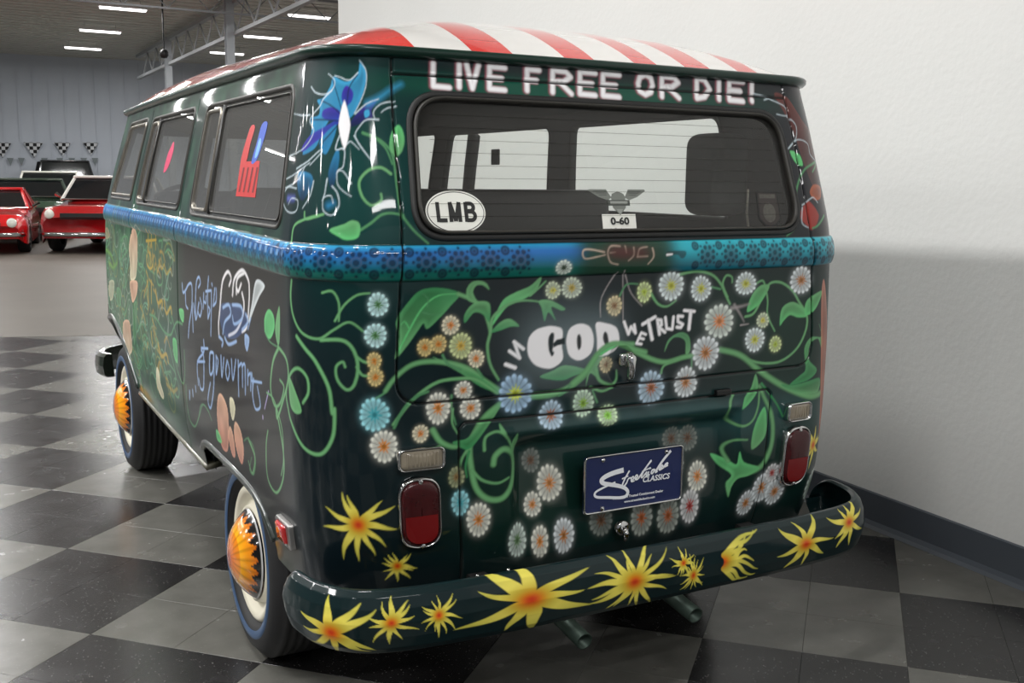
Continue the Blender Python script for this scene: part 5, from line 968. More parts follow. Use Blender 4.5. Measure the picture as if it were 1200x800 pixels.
# ------------------------------------------------------------------ body panels
def grid_faces(nu, nz):
    i, j = np.meshgrid(np.arange(nu-1), np.arange(nz-1), indexing='ij'); a = i*nz+j
    return np.stack([a, a+nz, a+nz+1, a+1], -1).reshape(-1, 4), i.ravel(), j.ravel()
def submesh(name, V, F, keep, m, parent, C=None, lab=None):
    f = F[keep]; idx = np.unique(f); mp = np.zeros(len(V), np.int64); mp[idx] = np.arange(len(idx))
    o = mesh_obj(name, V[idx], mp[f].astype(np.int32), m, parent, True, C[idx] if C is not None else None)
    if lab: o['label'] = lab
    return o
u = [-1.05]
while u[-1] < 1.02: u.append(u[-1]+.0028)
ul = [-1.05]; st = .0028
while ul[-1] > -UMAX: ul.append(ul[-1]-st); st = min(st*1.01, .007 if ul[-1] > -3.2 else .012)
ul = [max(a, -UMAX) for a in ul]; ua = np.array(ul[1:][::-1]+u); za = np.arange(.40, 1.7851, .0028)
# snap one row/column near the gaps is not needed: the gaps are wider than the grid
UU, ZZ = np.meshgrid(ua, za, indexing='ij'); P = offs(UU, ZZ, disp(UU, ZZ)).reshape(-1, 3)
F, fi, fj = grid_faces(len(ua), len(za)); uc = (ua[fi]+ua[fi+1])/2; zc = (za[fj]+za[fj+1])/2
C = paint_at(UU, ZZ); sd = seamdist(UU, ZZ); kk = np.clip(1-(sd-.0016)/.0016, 0, 1)[..., None]; C = C*(1-kk)+lin((6, 8, 8))*kk; C = C.reshape(-1, 3)
ok = zc > bottom(uc)
for W_ in [REAR_WIN]+WINL+[WSH]: ok &= ~inpoly(uc, zc, W_)
for A_ in ARCH: ok &= ~inpoly(uc, zc, A_)
tg = inpoly(uc, zc, TG); el = (np.abs(uc) < .495) & (zc < .886); dr = (uc < -3.33) & (uc > -4.19) & (zc > .49)
submesh('body_shell', P, F, ok & ~tg & ~el & ~dr, M_paint, van, C)
tailgate = submesh('tailgate', P, F, ok & tg, M_paint, van, C, 'tailgate painted with IN GOD WE TRUST among daisies and vines, LIVE FREE OR DIE! above its window')
englid = submesh('engine_lid', P, F, ok & el & ~tg, M_paint, van, C, 'engine lid with recessed plate panel ringed by painted daisies')
fdoor = submesh('front_door', P, F, ok & dr, M_paint, van, C)
del P, C, UU, ZZ
ur = np.arange(1.015, UMAX+.001, .0125); zr = np.arange(.40, 1.7851, .0125); UU, ZZ = np.meshgrid(ur, zr, indexing='ij')
zz = ZZ-lift(UU); P = offs(UU, ZZ, .014*np.clip(1-((zz-1.289)/.043)**2, 0, 1)**.5).reshape(-1, 3); C = np.where(((zz > 1.248) & (zz < 1.33))[..., None], cyan*.8, lin((26, 48, 42))); C = C.reshape(-1, 3)
F, fi, fj = grid_faces(len(ur), len(zr)); uc = (ur[fi]+ur[fi+1])/2; zc = (zr[fj]+zr[fj+1])/2; ok = zc > .44
mir = lambda Q: [(-a, b) for a, b in Q]
for W_ in WINR+[mir(WSH)]+[mir(a) for a in ARCH]: ok &= ~inpoly(uc, zc, W_)
submesh('side_panel', P, F, ok, M_paint, van, C)
# inner lining (thickness of the bodywork)
ui = np.arange(-UMAX, UMAX, .012); zi = np.arange(.46, 1.785, .012); UU, ZZ = np.meshgrid(ui, zi, indexing='ij'); P = offs(UU, ZZ, np.full(UU.shape, -.028)-(.05*((np.abs(UU) < .36) & (ZZ < .84)))).reshape(-1, 3)
F, fi, fj = grid_faces(len(ui), len(zi)); uc = (ui[fi]+ui[fi+1])/2; zc = (zi[fj]+zi[fj+1])/2; ok = np.ones(len(uc), bool)
grow = lambda Q: [(np.mean([p[0] for p in Q])+(a-np.mean([p[0] for p in Q]))*1.008, b) for a, b in Q]
for W_ in [REAR_WIN]+WINL+WINR+[WSH, mir(WSH)]+ARCH+[mir(a) for a in ARCH]: ok &= ~inpoly(uc, zc, W_)
submesh('inner_lining', P, F, ok, M_in, van)
del P
# ------------------------------------------------------------------ window seals, frames and panes
def sweep(name, Q, prof, m, parent, d0=0., closed=True, smooth=True):
    """profile (across, outward) carried along an outline on the body surface"""
    Q = np.array(Q); n = len(Q); c = offs(Q[:, 0], Q[:, 1], disp(Q[:, 0], Q[:, 1])*0+d0) if True else None; N = SN(Q[:, 0], Q[:, 1])
    T = np.roll(c, -1, 0)-np.roll(c, 1, 0)
    if not closed: T[0] = c[1]-c[0]; T[-1] = c[-1]-c[-2]
    T /= np.linalg.norm(T, axis=1, keepdims=True); X = np.cross(T, N); X /= np.linalg.norm(X, axis=1, keepdims=True); k = len(prof); V = []
    for i in range(n):
        for a, b in prof: V.append(c[i]+X[i]*a+N[i]*b)
    F = []
    for i in range(n if closed else n-1):
        for j in range(k): F.append((i*k+j, ((i+1) % n)*k+j, ((i+1) % n)*k+(j+1) % k, i*k+(j+1) % k))
    if not closed: F.append(tuple(range(k))); F.append(tuple((n-1)*k+j for j in range(k))[::-1])
    return mesh_obj(name, V, F, m, parent, smooth)
def dense(Q, step=.03):
    Q = list(Q)+[Q[0]]; out = []
    for a, b in zip(Q[:-1], Q[1:]):
        n = max(1, int(math.hypot(b[0]-a[0], b[1]-a[1])/step))
        for k in range(n): out.append((a[0]+(b[0]-a[0])*k/n, a[1]+(b[1]-a[1])*k/n))
    return out
def pane(name, Q, d, m, parent, rings=8):
    Q = np.array(dense(Q)); c = Q.mean(0); V = [offs(np.array(c[0]), np.array(c[1]), np.array(d))]; n = len(Q); F = []
    for k in range(1, rings+1):
        q = c+(Q-c)*k/rings; V += list(offs(q[:, 0], q[:, 1], np.full(n, d)))
    for i in range(n): F.append((0, 1+i, 1+(i+1) % n))
    for k in range(rings-1):
        for i in range(n): a = 1+k*n; F.append((a+i, a+n+i, a+n+(i+1) % n, a+(i+1) % n))
    return mesh_obj(name, V, F, m, parent, True)
def ringp(w, h0, h1): return [(-w, h0), (-w, h1-.004), (-w+.004, h1), (w-.004, h1), (w, h1-.004), (w, h0)]
rw = pane('rear_window', REAR_WIN, -.006, M_glass, tailgate); rw['label'] = 'wide rear window with rounded corners and stickers'
sweep('window_seal', dense(REAR_WIN), ringp(.0085, -.035, .006), M_rubber, tailgate)
inner = rrect(-.592, .587, 1.360, 1.686, .08, -.566, .560, n=10)
sweep('seal_lip', dense(inner), ringp(.0045, -.005, .012), M_seal, tailgate)
for i_, Q in enumerate(WINL+WINR):
    wdw = pane('side_window', Q, -.004, M_glassL if i_ < 3 else M_glassC, van)
    sweep('window_frame', dense(Q), ringp(.0065, -.034, .004), M_seal if i_ < 3 else M_in, wdw)
    a = np.array(Q); u0, u1, z0, z1 = a[:, 0].min(), a[:, 0].max(), a[:, 1].min(), a[:, 1].max()
    if i_ < 2:      # vent wing with aluminium dividers
        du = .235 if i_ == 0 else .17
        sweep('vent_frame', dense(rrect(u0+.022, u0+du, z0+.02, z1-.02, .03)), ringp(.006, -.012, .004), M_alum, wdw)
        sweep('divider_bar', [(u0+du+.035, z0+.01), (u0+du+.035, (z0+z1)/2), (u0+du+.035, z1-.01)], ringp(.009, -.02, .004), M_rubber, wdw, closed=False)
        sweep('trim_strip', dense(rrect(u0+du+.05, u1-.018, z0+.018, z1-.018, .03)), ringp(.0025, -.01, .003), M_seal, wdw)
    elif i_ == 2:
        sweep('vent_frame', dense(rrect(u0+.03, u1-.02, z0+.02, z1-.02, .03, -3.98)), ringp(.006, -.01, .006), M_alum, wdw)
    else:
        for ud in {3: [], 4: [3.42], 5: []}[i_]: sweep('divider_bar', [(ud, z0+.01), (ud, (z0+z1)/2), (ud, z1-.01)], ringp(.03, -.03, .010), M_in, wdw, closed=False)
pane('windscreen', WSH, -.006, M_glassC, van); pane('windscreen', mir(WSH), -.006, M_glassC, van)
M_wire = glass_mat('heater_wire_print', (.72, .72, .70))
# heater wires across the rear glass
for k in range(9):
    z = 1.400+k*.031; uu_ = np.linspace(-.56+.004*k, .555-.004*k, 30)
    sweep('heater_wire', [(a, z) for a in uu_], [(-.0006, -.0035), (-.0006, -.0028), (.0006, -.0028), (.0006, -.0035)], M_wire, rw, closed=False)
# arch lips and sill
lip = [(-.012, -.02), (-.012, .006), (.0, .012), (.014, .006), (.014, -.02)]
M_lip = mat('grey_green_arch_lip', (38, 46, 42), rough=.3, coat=.6)
sweep('arch_lip', smooth_open(ARCH[0][1:-1], 6), lip, M_lip, van, closed=False); sweep('arch_lip', smooth_open(ARCH[1][1:-1], 6), lip, M_lip, van, closed=False)
sweep('sill_moulding', [(a, .478) for a in np.linspace(-3.50, -2.06, 30)], [(-.010, -.05), (-.010, .006), (.0, .010), (.010, .006), (.010, -.05)], mat('sill_trim', (96, 94, 80), rough=.35, coat=.5), van, closed=False)
# gutter round the roof
Zg = 1.795
uu_ = np.linspace(-UMAX, UMAX, 420)
gp = [(-.015, -.012), (-.013, .012), (-.007, .020), (.003, .023), (.010, .018), (.014, -.012)]
sweep('drip_gutter', [(a, Zg) for a in uu_], [(-a, b) for a, b in gp], M_green, van)
# roof
nr, nc = 44, 420; V = []
G = S(uu_, np.full(uu_.shape, 1.80)); yc = np.clip(G[:, 1], .80, 3.0)
for i in range(nr+1):
    q = math.sin((1-i/nr)*pi/2); px_ = G[:, 0]*q; py_ = yc+(G[:, 1]-yc)*q
    H = .152+.063*np.clip((py_-.5)/2.0, 0, 1)
    endw = np.clip((.80-G[:, 1])/.6, 0, 1); pw = 3.0-.6*endw
    V += list(np.stack([px_, py_, 1.797+(H+.008)*(1-q**pw)], -1))
nv = len(uu_); F = [(i*nv+j, i*nv+(j+1), (i+1)*nv+(j+1), (i+1)*nv+j) for i in range(nr) for j in range(nv-1)]
M_roof = mat('striped_roof_paint', (206, 34, 28), rough=.25, coat=1.); nt = M_roof.node_tree
geo = nt.nodes.new('ShaderNodeTexCoord'); sx = nt.nodes.new('ShaderNodeSeparateXYZ'); mr = nt.nodes.new('ShaderNodeMapRange'); mr.inputs[1].default_value = -1; mr.inputs[2].default_value = 1; cr = nt.nodes.new('ShaderNodeValToRGB')
nt.links.new(geo.outputs['Object'], sx.inputs[0]); nt.links.new(sx.outputs[0], mr.inputs[0]); nt.links.new(mr.outputs[0], cr.inputs[0]); nt.links.new(cr.outputs[0], nt.nodes['Principled BSDF'].inputs[0])
cr.color_ramp.interpolation = 'CONSTANT'; RD = (*lin((220, 40, 32)), 1); WH = (*lin((232, 230, 226)), 1)
bd = [-.560, -.404, -.283, -.130, -.032, .096, .174, .276, .368, .477, .556]
el_ = cr.color_ramp.elements; el_[0].position = 0; el_[0].color = RD; el_[1].position = (bd[0]+1)/2; el_[1].color = WH
for k, b_ in enumerate(bd[1:]):
    e_ = el_.new((b_+1)/2); e_.color = RD if k % 2 == 0 else WH
mesh_obj('roof', V, F, M_roof, van, True)['label'] = 'domed roof with lengthwise red and white stripes'
mesh_obj('headliner', [(v[0]*.985, v[1], v[2]-.035) for v in V], F, M_head, van, True)
# ------------------------------------------------------------------ rear bumper
BP=np.array([(0,-.130),(.4,-.128),(.66,-.115),(.79,-.092),(.855,-.045),(.885,.01),(.90,.07),(.905,.135),(.905,.185)])
def _path():
    P=np.concatenate([BP[::-1][:-1]*[-1,1],BP]); 
    t=np.r_[0,np.cumsum(np.hypot(*np.diff(P,axis=0).T))]
    tt=np.linspace(0,t[-1],600); x=np.interp(tt,t,P[:,0]); y=np.interp(tt,t,P[:,1])
    k=np.ones(41)/41
    for _ in range(2):
        x=np.convolve(np.pad(x,20,mode='reflect',reflect_type='odd'),k,'valid'); y=np.convolve(np.pad(y,20,mode='reflect',reflect_type='odd'),k,'valid')
    s=np.r_[0,np.cumsum(np.hypot(np.diff(x),np.diff(y)))]; s-=s[-1]/2
    return s,x,y
PS,PX,PY=_path()
PR=np.array([(-.014,.522),(-.006,.529),(.002,.528),(.014,.515),(.023,.49),(.027,.455),(.023,.42),(.014,.391),(.0,.375),(-.03,.369)])
PV=np.r_[0,np.cumsum(np.hypot(*np.diff(PR,axis=0).T))]; PL=PV[-1]; PV=PV/PL
def Bs(s,v):
    s,v=np.broadcast_arrays(np.asarray(s,float),np.asarray(v,float))
    x=np.interp(s,PS,PX); y=np.interp(s,PS,PY); e=.02; sc=np.clip(s,-PS[-1]+e,PS[-1]-e)
    tx=np.interp(sc+e,PS,PX)-np.interp(sc-e,PS,PX); ty=np.interp(sc+e,PS,PY)-np.interp(sc-e,PS,PY); L=np.hypot(tx,ty); nx=ty/L; ny=-tx/L
    end=PS[-1]-np.abs(s); k=np.clip(end/.075,0,1); sh=np.sqrt(np.clip(1-(1-k)**2,0,1))
    o=np.interp(v,PV,PR[:,0]); z=np.interp(v,PV,PR[:,1])
    z=.455+(z-.455)*sh; o=o-.02*(1-sh)
    return np.stack([x+nx*o,y+ny*o,z],-1)

sN, vN = 1000, 120; ss = np.linspace(-PS[-1], PS[-1], sN); vv = np.linspace(0, 1, vN); SS, VV = np.meshgrid(ss, vv, indexing='ij')
Pb = Bs(SS, VV).reshape(-1, 3); Cb = np.zeros((sN, vN, 3)); Cb[:] = lin((12, 32, 34)); MV = VV*PL
for (s0, v0, ru, rv, n, seed, rot) in ((-.39, .43, .215, .115, 9, 11, .1), (-.08, .47, .135, .105, 18, 12, .2), (-.745, .44, .068, .062, 11, 13, 0), (-.635, .42, .056, .058, 13, 14, .4), (.08, .36, .045, .045, 13, 15, .1), (.115, .55, .045, .062, 16, 16, 0),
        (.53, .46, .125, .090, 8, 17, .25), (.72, .32, .10, .075, 9, 18, .1), (-.875, .58, .115, .10, 9, 23, .5)):
    X = (SS-s0)/ru; Y = -(MV-v0*PL)/rv; A_, T_ = petal_star(X, Y, n, seed, ru, 1, rot); q = np.hypot(X, Y); A_ = np.maximum(A_, np.clip((.17-q)/.04, 0, 1))[..., None]; Cb = Cb*(1-A_)+star_cols(q, T_)*A_
# the half star whose petals all sweep to the right
for k in range(10):
    a0 = -1.3+k*.28; Pq = [(.215+.012*cos(a0), .098+.02*sin(a0))]
    for t_ in (.3, .6, .85, 1.): Pq.append((.215+.02+t_*(.085+.03*cos(k)), .098+.085*sin(a0)*t_**.6-.012*sin(t_*5+k)))
    D = dist_poly(SS, MV, smooth_open(Pq, 4), .016, .002); A_ = np.clip(.5-D/.003, 0, 1)[..., None]; q = np.hypot((SS-.215)/.12, (MV-.098)/.09); Cb = Cb*(1-A_)+star_cols(q, np.clip(q, 0, 1))*A_
F, _, _ = grid_faces(sN, vN)
bumper = mesh_obj('rear_bumper', Pb, F.astype(np.int32), M_paint, van, True, Cb.reshape(-1, 3)); bumper['label'] = 'rear bumper painted with wavy yellow star flowers'
bi = bumper.modifiers.new('t', 'SOLIDIFY'); bi.thickness = .004; bi.offset = 0
for x_ in (-.45, .45): MB().box((x_, .0, .44), (.05, .24, .07)).build('bumper_bracket', M_under, van)
# front bumper wrap visible past the front wheel
fb = MB(); V = []; pr_ = [(0, .385), (.018, .40), (.026, .45), (.018, .50), (0, .515), (-.03, .515), (-.04, .385)]
path = [(-.835, 3.80), (-.855, 3.86), (-.855, 3.95), (-.79, 4.08), (-.6, 4.20), (0, 4.25), (.6, 4.20), (.80, 4.08), (.885, 3.78)]; path = smooth_open(path, 6)
for i, p in enumerate(path):
    tq = path[min(i+1, len(path)-1)]-path[max(i-1, 0)]; tq /= np.linalg.norm(tq); nq = np.array([-tq[1], tq[0]])
    for a, z in pr_: V.append((p[0]+nq[0]*a, p[1]+nq[1]*a, z))
k = len(pr_); F = [(i*k+j, i*k+(j+1) % k, (i+1)*k+(j+1) % k, (i+1)*k+j) for i in range(len(path)-1) for j in range(k)]+[tuple(range(k)), tuple((len(path)-1)*k+j for j in range(k))]
mesh_obj('front_bumper', V, F, mat('green_bumper_paint', (30, 38, 30), rough=.25, coat=1.), van, False)
# ------------------------------------------------------------------ wheels
R = .325
def wheel_cols():
    pass
def hub_mesh(parent, sgn):
    """domed cap painted as a sunflower, petals over a mirror rim"""
    n, m_ = 128, 60; V = []; Cc = []
    for i in range(m_+1):
        q = i/m_; r = .141*q; h = .068*(1-q**2.4)+.0
        for k in range(n):
            th = 2*pi*k/n; V.append((-h*sgn if False else -h, r*cos(th), r*sin(th)))
            e = .94-.15*abs(((th*20/(2*pi)) % 1)-.5)*2; veins = .5+.5*cos(20*th); t_ = q
            col = lin((214, 84, 12))*(1-t_)+lin((250, 170, 20))*t_ if q < .55 else lin((250, 176, 24))*(1-(q-.55)/.45)+lin((222, 96, 16))*((q-.55)/.45)
            col = col*(.62+.38*(1-(1-veins)**4)); c0 = np.exp(-(q/.12)**2); col = col*(1-c0)+lin((150, 40, 14))*c0
            if q > e: col = lin((18, 16, 14)) if q < .975 else lin((190, 190, 190))
            Cc.append(col)
    F = [(i*n+k, (i+1)*n+k, (i+1)*n+(k+1) % n, i*n+(k+1) % n) for i in range(m_) for k in range(n)]
    return mesh_obj('hubcap', V, F, M_cap, parent, True, np.array(Cc))
M_cap = mat('sunflower_hubcap_paint', (240, 150, 20), rough=.15, coat=1., attr='Col')
M_tyre = mat('tyre_rubber', (24, 24, 25), rough=.65, noise=(40, .15)); M_cream = mat('cream_white_rim', (222, 216, 196), rough=.35); M_blue = mat('blue_tyre_band', (50, 76, 108), rough=.45)
def make_wheel(x, y, side):
    wl = bpy.data.objects.new('wheel', None); COL.objects.link(wl); wl.parent = van; wl.location = (x, y, R); wl.rotation_euler = (0, 0, 0 if side < 0 else pi)
    tp = [(-.0, .212), (-.012, .225), (-.022, .236), (-.024, .265), (-.018, .292), (.0, .312), (.012, .320)]
    # tread with five grooves
    xs = np.linspace(.014, .166, 24); tp += [(a, R-(.007 if i % 4 == 3 else 0)) for i, a in enumerate(xs)]+[(.170, .318), (.19, .29), (.196, .25), (.18, .2)]
    MB().lathe([(a, r) for a, r in tp], 'x', n=96).build('tyre', M_tyre, wl, smooth=True)
    MB().lathe([(-.0232, .236), (-.0260, .243), (-.0266, .2535), (-.0256, .260), (-.0222, .264)], 'x', n=96).build('blue_band', M_blue, wl, smooth=True)
    MB().lathe([(-.001, .2135), (-.006, .209), (-.010, .20), (-.004, .185), (.012, .172), (.016, .155), (-.004, .150), (.0, .13), (.03, .1)], 'x', n=96).build('rim', M_cream, wl, smooth=True)
    h = hub_mesh(wl, 1); h.location = (-.008, 0, 0)
    MB().lathe([(.03, .20), (.05, .0)], 'x', n=32).build('rim_back', M_under, wl)
    for k in range(24):   # shoulder blocks
        pass
    return wl
for x, y, sd_ in ((-.818, .852, -1), (-.812, 3.252, -1), (.795, .852, 1), (.795, 3.252, 1)): make_wheel(x, y, sd_)
# ------------------------------------------------------------------ lamps
def outline_pts(w, h, r, n=8): return rrect(-w/2, w/2, -h/2, h/2, r, n=n)
def mounted(u_, z_):
    o = bpy.data.objects.new('m', None); p = S(np.array(u_), np.array(z_)); N = SN(np.array(u_), np.array(z_)); zz_ = np.array([0, 0, 1.]); zz_ = zz_-N*(zz_@N); zz_ /= np.linalg.norm(zz_); X = np.cross(zz_, -N)
    return Matrix(((X[0], zz_[0], N[0], p[0]), (X[1], zz_[1], N[1], p[1]), (X[2], zz_[2], N[2], p[2]), (0, 0, 0, 1)))
def wrapped(name, Q, prof_rings, m, parent, u_, z_):
    """dish built of shrinking outlines (scale, height) lying on the body surface"""
    Q = np.array(Q); V = []; n = len(Q)
    for sc_, h in prof_rings: V += list(offs(u_+Q[:, 0]*sc_, z_+Q[:, 1]*(1-(1-sc_)*.8), np.full(n, h)))
    F = [(i*n+k, i*n+(k+1) % n, (i+1)*n+(k+1) % n, (i+1)*n+k) for i in range(len(prof_rings)-1) for k in range(n)]
    if prof_rings[-1][0] > .02: F.append(tuple((len(prof_rings)-1)*n+k for k in range(n)))
    return mesh_obj(name, V, F, m, parent, True)
M_red = mat('red_lens', (58, 6, 10), rough=.22, noise=(60, .3)); M_red2 = mat('bright_red_lens', (112, 10, 12), rough=.22)
M_clear = mat('ribbed_clear_lens', (150, 140, 122), rough=.2, coat=1.)
for sgn in (-1, 1):
    tl = wrapped('tail_light', outline_pts(.098, .172, .046), [(1.10, -.006), (1.10, .012), (1.05, .020), (1.0, .020), (.99, .014)], M_chrome, van, sgn*.605, .671); tl['label'] = ('left' if sgn < 0 else 'right')+' tail light, oval red lens in a chrome ring'
    up = outline_pts(.096, .170, .045); 
    wrapped('lens', up, [(1.0, .014), (.95, .022), (.85, .0245), (.4, .025), (.01, .025)], M_red, tl, sgn*.605, .671)
    lo = [(a, min(b, -.004)) for a, b in outline_pts(.090, .160, .042)]
    Q = np.array(lo); Vq = list(offs(sgn*.605+Q[:, 0]*.9, .671+Q[:, 1]*.93, np.full(len(Q), .0258))); mesh_obj('reflector', Vq, [tuple(range(len(Q)))], M_red2, tl, False)
    for zz_ in (.757, .585): MB().lathe([(0, .006), (.004, .006), (.005, .003), (.005, .0)], 'y', (0, 0, 0), 12).build('screw', M_chrome, tl).matrix_parent_inverse.identity()
    for c_ in [c_ for c_ in tl.children if c_.name.startswith('screw')]:
        pass
    sc_ = [c_ for c_ in tl.children if c_.name.startswith('screw')]
    for o_, zz_ in zip(sc_, (.754, .588)):
        p_ = offs(np.array(sgn*.605), np.array(zz_), np.array(.020)); o_.location = p_; o_.rotation_euler = (0, 0, sgn*.0+pi)
    rl = wrapped('reversing_light', outline_pts(.120 if sgn < 0 else .095, .056, .016), [(1.0, -.004), (1.0, .016), (.95, .024), (.90, .024), (.88, .016)], M_chrome, van, sgn*.598, .810)
    wrapped('lens', outline_pts(.104 if sgn < 0 else .082, .044, .010), [(1.0, .014), (.95, .021), (.01, .023)], M_clear, rl, sgn*.598, .810)
    for k in range(9 if sgn < 0 else 7):
        uu0 = sgn*.598+(k-(4 if sgn < 0 else 3))*.0095; q_ = [offs(np.array(uu0+a), np.array(.810+b), np.array(c_)) for a, b, c_ in ((-.0015, -.018, .022), (.0015, -.018, .022), (.0015, .018, .022), (-.0015, .018, .022), (-.0006, -.017, .0252), (.0006, -.017, .0252), (.0006, .017, .0252), (-.0006, .017, .0252))]
        mesh_obj('lens_rib', q_, [(0, 1, 5, 4), (1, 2, 6, 5), (2, 3, 7, 6), (3, 0, 4, 7), (4, 5, 6, 7)], M_clear, rl, False)
sm = wrapped('side_marker', rrect(-.062, .055, -.036, .036, .008), [(1.0, -.004), (1.0, .010), (.93, .015), (.86, .013)], mat('marker_bezel', (150, 148, 146), rough=.3, metal=.6), van, -1.068, .553); sm['label'] = 'red side marker in a pale bezel'
wrapped('lens', rrect(-.045, .032, -.026, .026, .006), [(1.0, .012), (.9, .020), (.01, .021)], mat('marker_red', (186, 22, 26), rough=.2, coat=1.), sm, -1.075, .553)
# ------------------------------------------------------------------ handles and locks
hd = MB().box((-.035, -.020, 1.018), (.034, .016, .034)).build('tailgate_handle', M_chrome, tailgate, smooth=True, bevel=.006, seg=3)
MB().tube([(-.030, -.03, 1.034), (-.026, -.038, 1.022), (-.024, -.036, .995), (-.022, -.030, .972), (-.021, -.020, .962)], [.011, .014, .011, .010, .006], 12).lathe([(-.036, .0), (-.036, .011), (-.020, .013)], 'y', (-.028, -.012, 1.022), 16).build('handle_button', M_chrome, tailgate, smooth=True)
ll = MB().lathe([(.0, .021), (-.010, .021), (-.013, .016), (-.013, .0)], 'y', (-.020, -.002, .545), 20).build('lid_lock', M_chrome, englid, smooth=True)
MB().tube([(-.020, -.018, .548), (-.018, -.026, .530), (-.018, -.020, .512)], [.008, .009, .006], 10).build('lock_lever', M_chrome, englid, smooth=True)
MB().box((.318, -.004, .896), (.055, .020, .017)).build('lid_slot_block', mat('dark_slot', (8, 10, 10), rough=.4), englid, bevel=.003)  # solid block added for the small slot, its darkness put into the colour
for x_ in (-.47, -.38): MB().lathe([(0, .006), (-.006, .006), (-.008, .0)], 'y', (x_, -.01, .486), 12).build('lid_screw', M_chrome, englid, smooth=True)
# ------------------------------------------------------------------ number plate
M_navy = mat('navy_plate_enamel', (26, 38, 84), rough=.3, coat=.5); M_white = mat('white_print', (236, 238, 242), rough=.5)
plate = bpy.data.objects.new('licence_plate', None); COL.objects.link(plate); plate.parent = van; plate.location = (.011, -.014, .681); plate['label'] = 'navy licence plate lettered Streelside Classics in white'.replace('Streelside', 'Streetside') if False else 'navy licence plate with white script lettering in a chrome rim'
Qp = outline_pts(.328, .160, .012); n = len(Qp)
mesh_obj('plate_panel', [(a, 0, b) for a, b in Qp]+[(a, .003, b) for a, b in Qp], [tuple(range(n)), tuple(range(n, 2*n))[::-1]]+[(k, n+k, n+(k+1) % n, (k+1) % n) for k in range(n)], M_navy, plate, False)
rim = []; F = []
for a_, yy in ((1.0, .002), (1.0, -.004), (.992, -.006), (.972, -.004), (.972, .001)): rim += [(x_*a_, yy, z_*(1-(1-a_)*2.05)) for x_, z_ in Qp]
F = [(i*n+k, i*n+(k+1) % n, (i+1)*n+(k+1) % n, (i+1)*n+k) for i in range(4) for k in range(n)]
mesh_obj('plate_frame', rim, F, M_chrome, plate, True)
for x_, z_ in ((-.105, .066), (.105, .066), (-.105, -.068)): MB().lathe([(0, .006), (-.005, .006), (-.007, .0)], 'y', (x_, -.001, z_), 12).build('bolt', M_chrome, plate, smooth=True)
def flat_strokes(name, S_, w0, m, parent, y=-.0012, closed=False):
    """brush lettering: each stroke a thin ribbon of varying width, in plate coordinates (x right, z up)"""
    V = []; F = []
    for st_ in S_:
        pts, a, b = st_; P = smooth_open(pts, 6); k0 = len(V); T = np.gradient(P, axis=0); L = np.hypot(T[:, 0], T[:, 1])[:, None]+1e-9; T /= L; N = np.stack([-T[:, 1], T[:, 0]], -1); t_ = np.linspace(0, 1, len(P))[:, None]; wd = (a+(b-a)*t_)*.85
        for p, q in zip(P+N*wd, P-N*wd): y -= 4e-6; V.append((p[0], y, p[1])); V.append((q[0], y, q[1]))
        for i in range(len(P)-1): F.append((k0+2*i, k0+2*i+1, k0+2*i+3, k0+2*i+2))
    return mesh_obj(name, V, F, m, parent, False)
def pl(*p):   # plate artwork read off at 1 unit = 0.33 mm, origin at the panel centre
    return [((x-620)*.00035-.0, (400-y)*.000285+(x-620)*.000045-.004) for x, y in p]
SCR = [(pl((690, 335), (775, 318)), .0025, .002), (pl((515, 262), (420, 262), (345, 275), (310, 300), (330, 335), (400, 370), (480, 410), (535, 450), (560, 495), (540, 530), (480, 525), (380, 490), (280, 455), (250, 425), (265, 395), (340, 375), (440, 358)), .0085, .003),
       (pl((570, 285), (530, 350), (505, 410), (520, 425), (545, 400)), .003, .003), (pl((500, 345), (560, 335)), .0025, .002), (pl((545, 400), (560, 365), (580, 360), (590, 375)), .0025, .003),
       (pl((590, 395), (612, 375), (605, 355), (590, 370), (592, 400), (620, 400)), .0028, .0025), (pl((625, 390), (648, 368), (640, 350), (626, 365), (630, 393), (655, 393)), .0028, .0025),
       (pl((655, 390), (720, 310), (775, 250), (760, 262), (700, 340), (685, 385), (700, 390)), .003, .0032), (pl((700, 388), (735, 350), (730, 375), (740, 390), (720, 395)), .0028, .0025),
       (pl((755, 350), (745, 385), (765, 382)), .003, .0025), (pl((768, 325), (770, 330)), .004, .004), (pl((815, 350), (790, 345), (778, 370), (790, 380), (815, 345)), .0028, .0028),
       (pl((965, 205), (890, 280), (835, 350), (820, 378), (840, 372)), .005, .0028), (pl((850, 365), (885, 340), (880, 325), (860, 340), (858, 368), (900, 355)), .003, .0025), (pl((890, 345), (930, 335), (935, 320), (915, 325), (905, 350), (940, 345)), .003, .0025)]
flat_strokes('script_lettering', SCR, 0, M_white, plate, -.0016)
def text_mesh(s_, size, name, m, parent, loc, rot=(pi/2, 0, 0), shear=0., ext=0.0002, bold=0., sx=1., sp=1.):
    c = bpy.data.curves.new(name, 'FONT'); c.body = s_; c.size = size; c.align_x = 'CENTER'; c.align_y = 'CENTER'; c.shear = shear; c.extrude = ext; c.offset = bold; c.resolution_u = 3; c.space_character = sp
    t_ = bpy.data.objects.new(name+'_c', c); COL.objects.link(t_); dg = bpy.context.evaluated_depsgraph_get(); me = bpy.data.meshes.new_from_object(t_.evaluated_get(dg)); bpy.data.objects.remove(t_)
    me.materials.clear(); me.materials.append(m); o = bpy.data.objects.new(name, me); COL.objects.link(o); o.parent = parent; o.location = loc; o.rotation_euler = rot; o.scale = (sx, 1, 1); return o
text_mesh('CLASSICS', .022, 'block_lettering', M_white, plate, (.073, -.0016, -.006), shear=.2, bold=.0006)
text_mesh('The Nation\'s Trusted Consignment Dealer', .0098, 'block_lettering', M_white, plate, (.014, -.0016, -.046), bold=.0002)
text_mesh('www.streetsideclassics.com', .0092, 'block_lettering', M_white, plate, (.020, -.0016, -.060), bold=.0002)
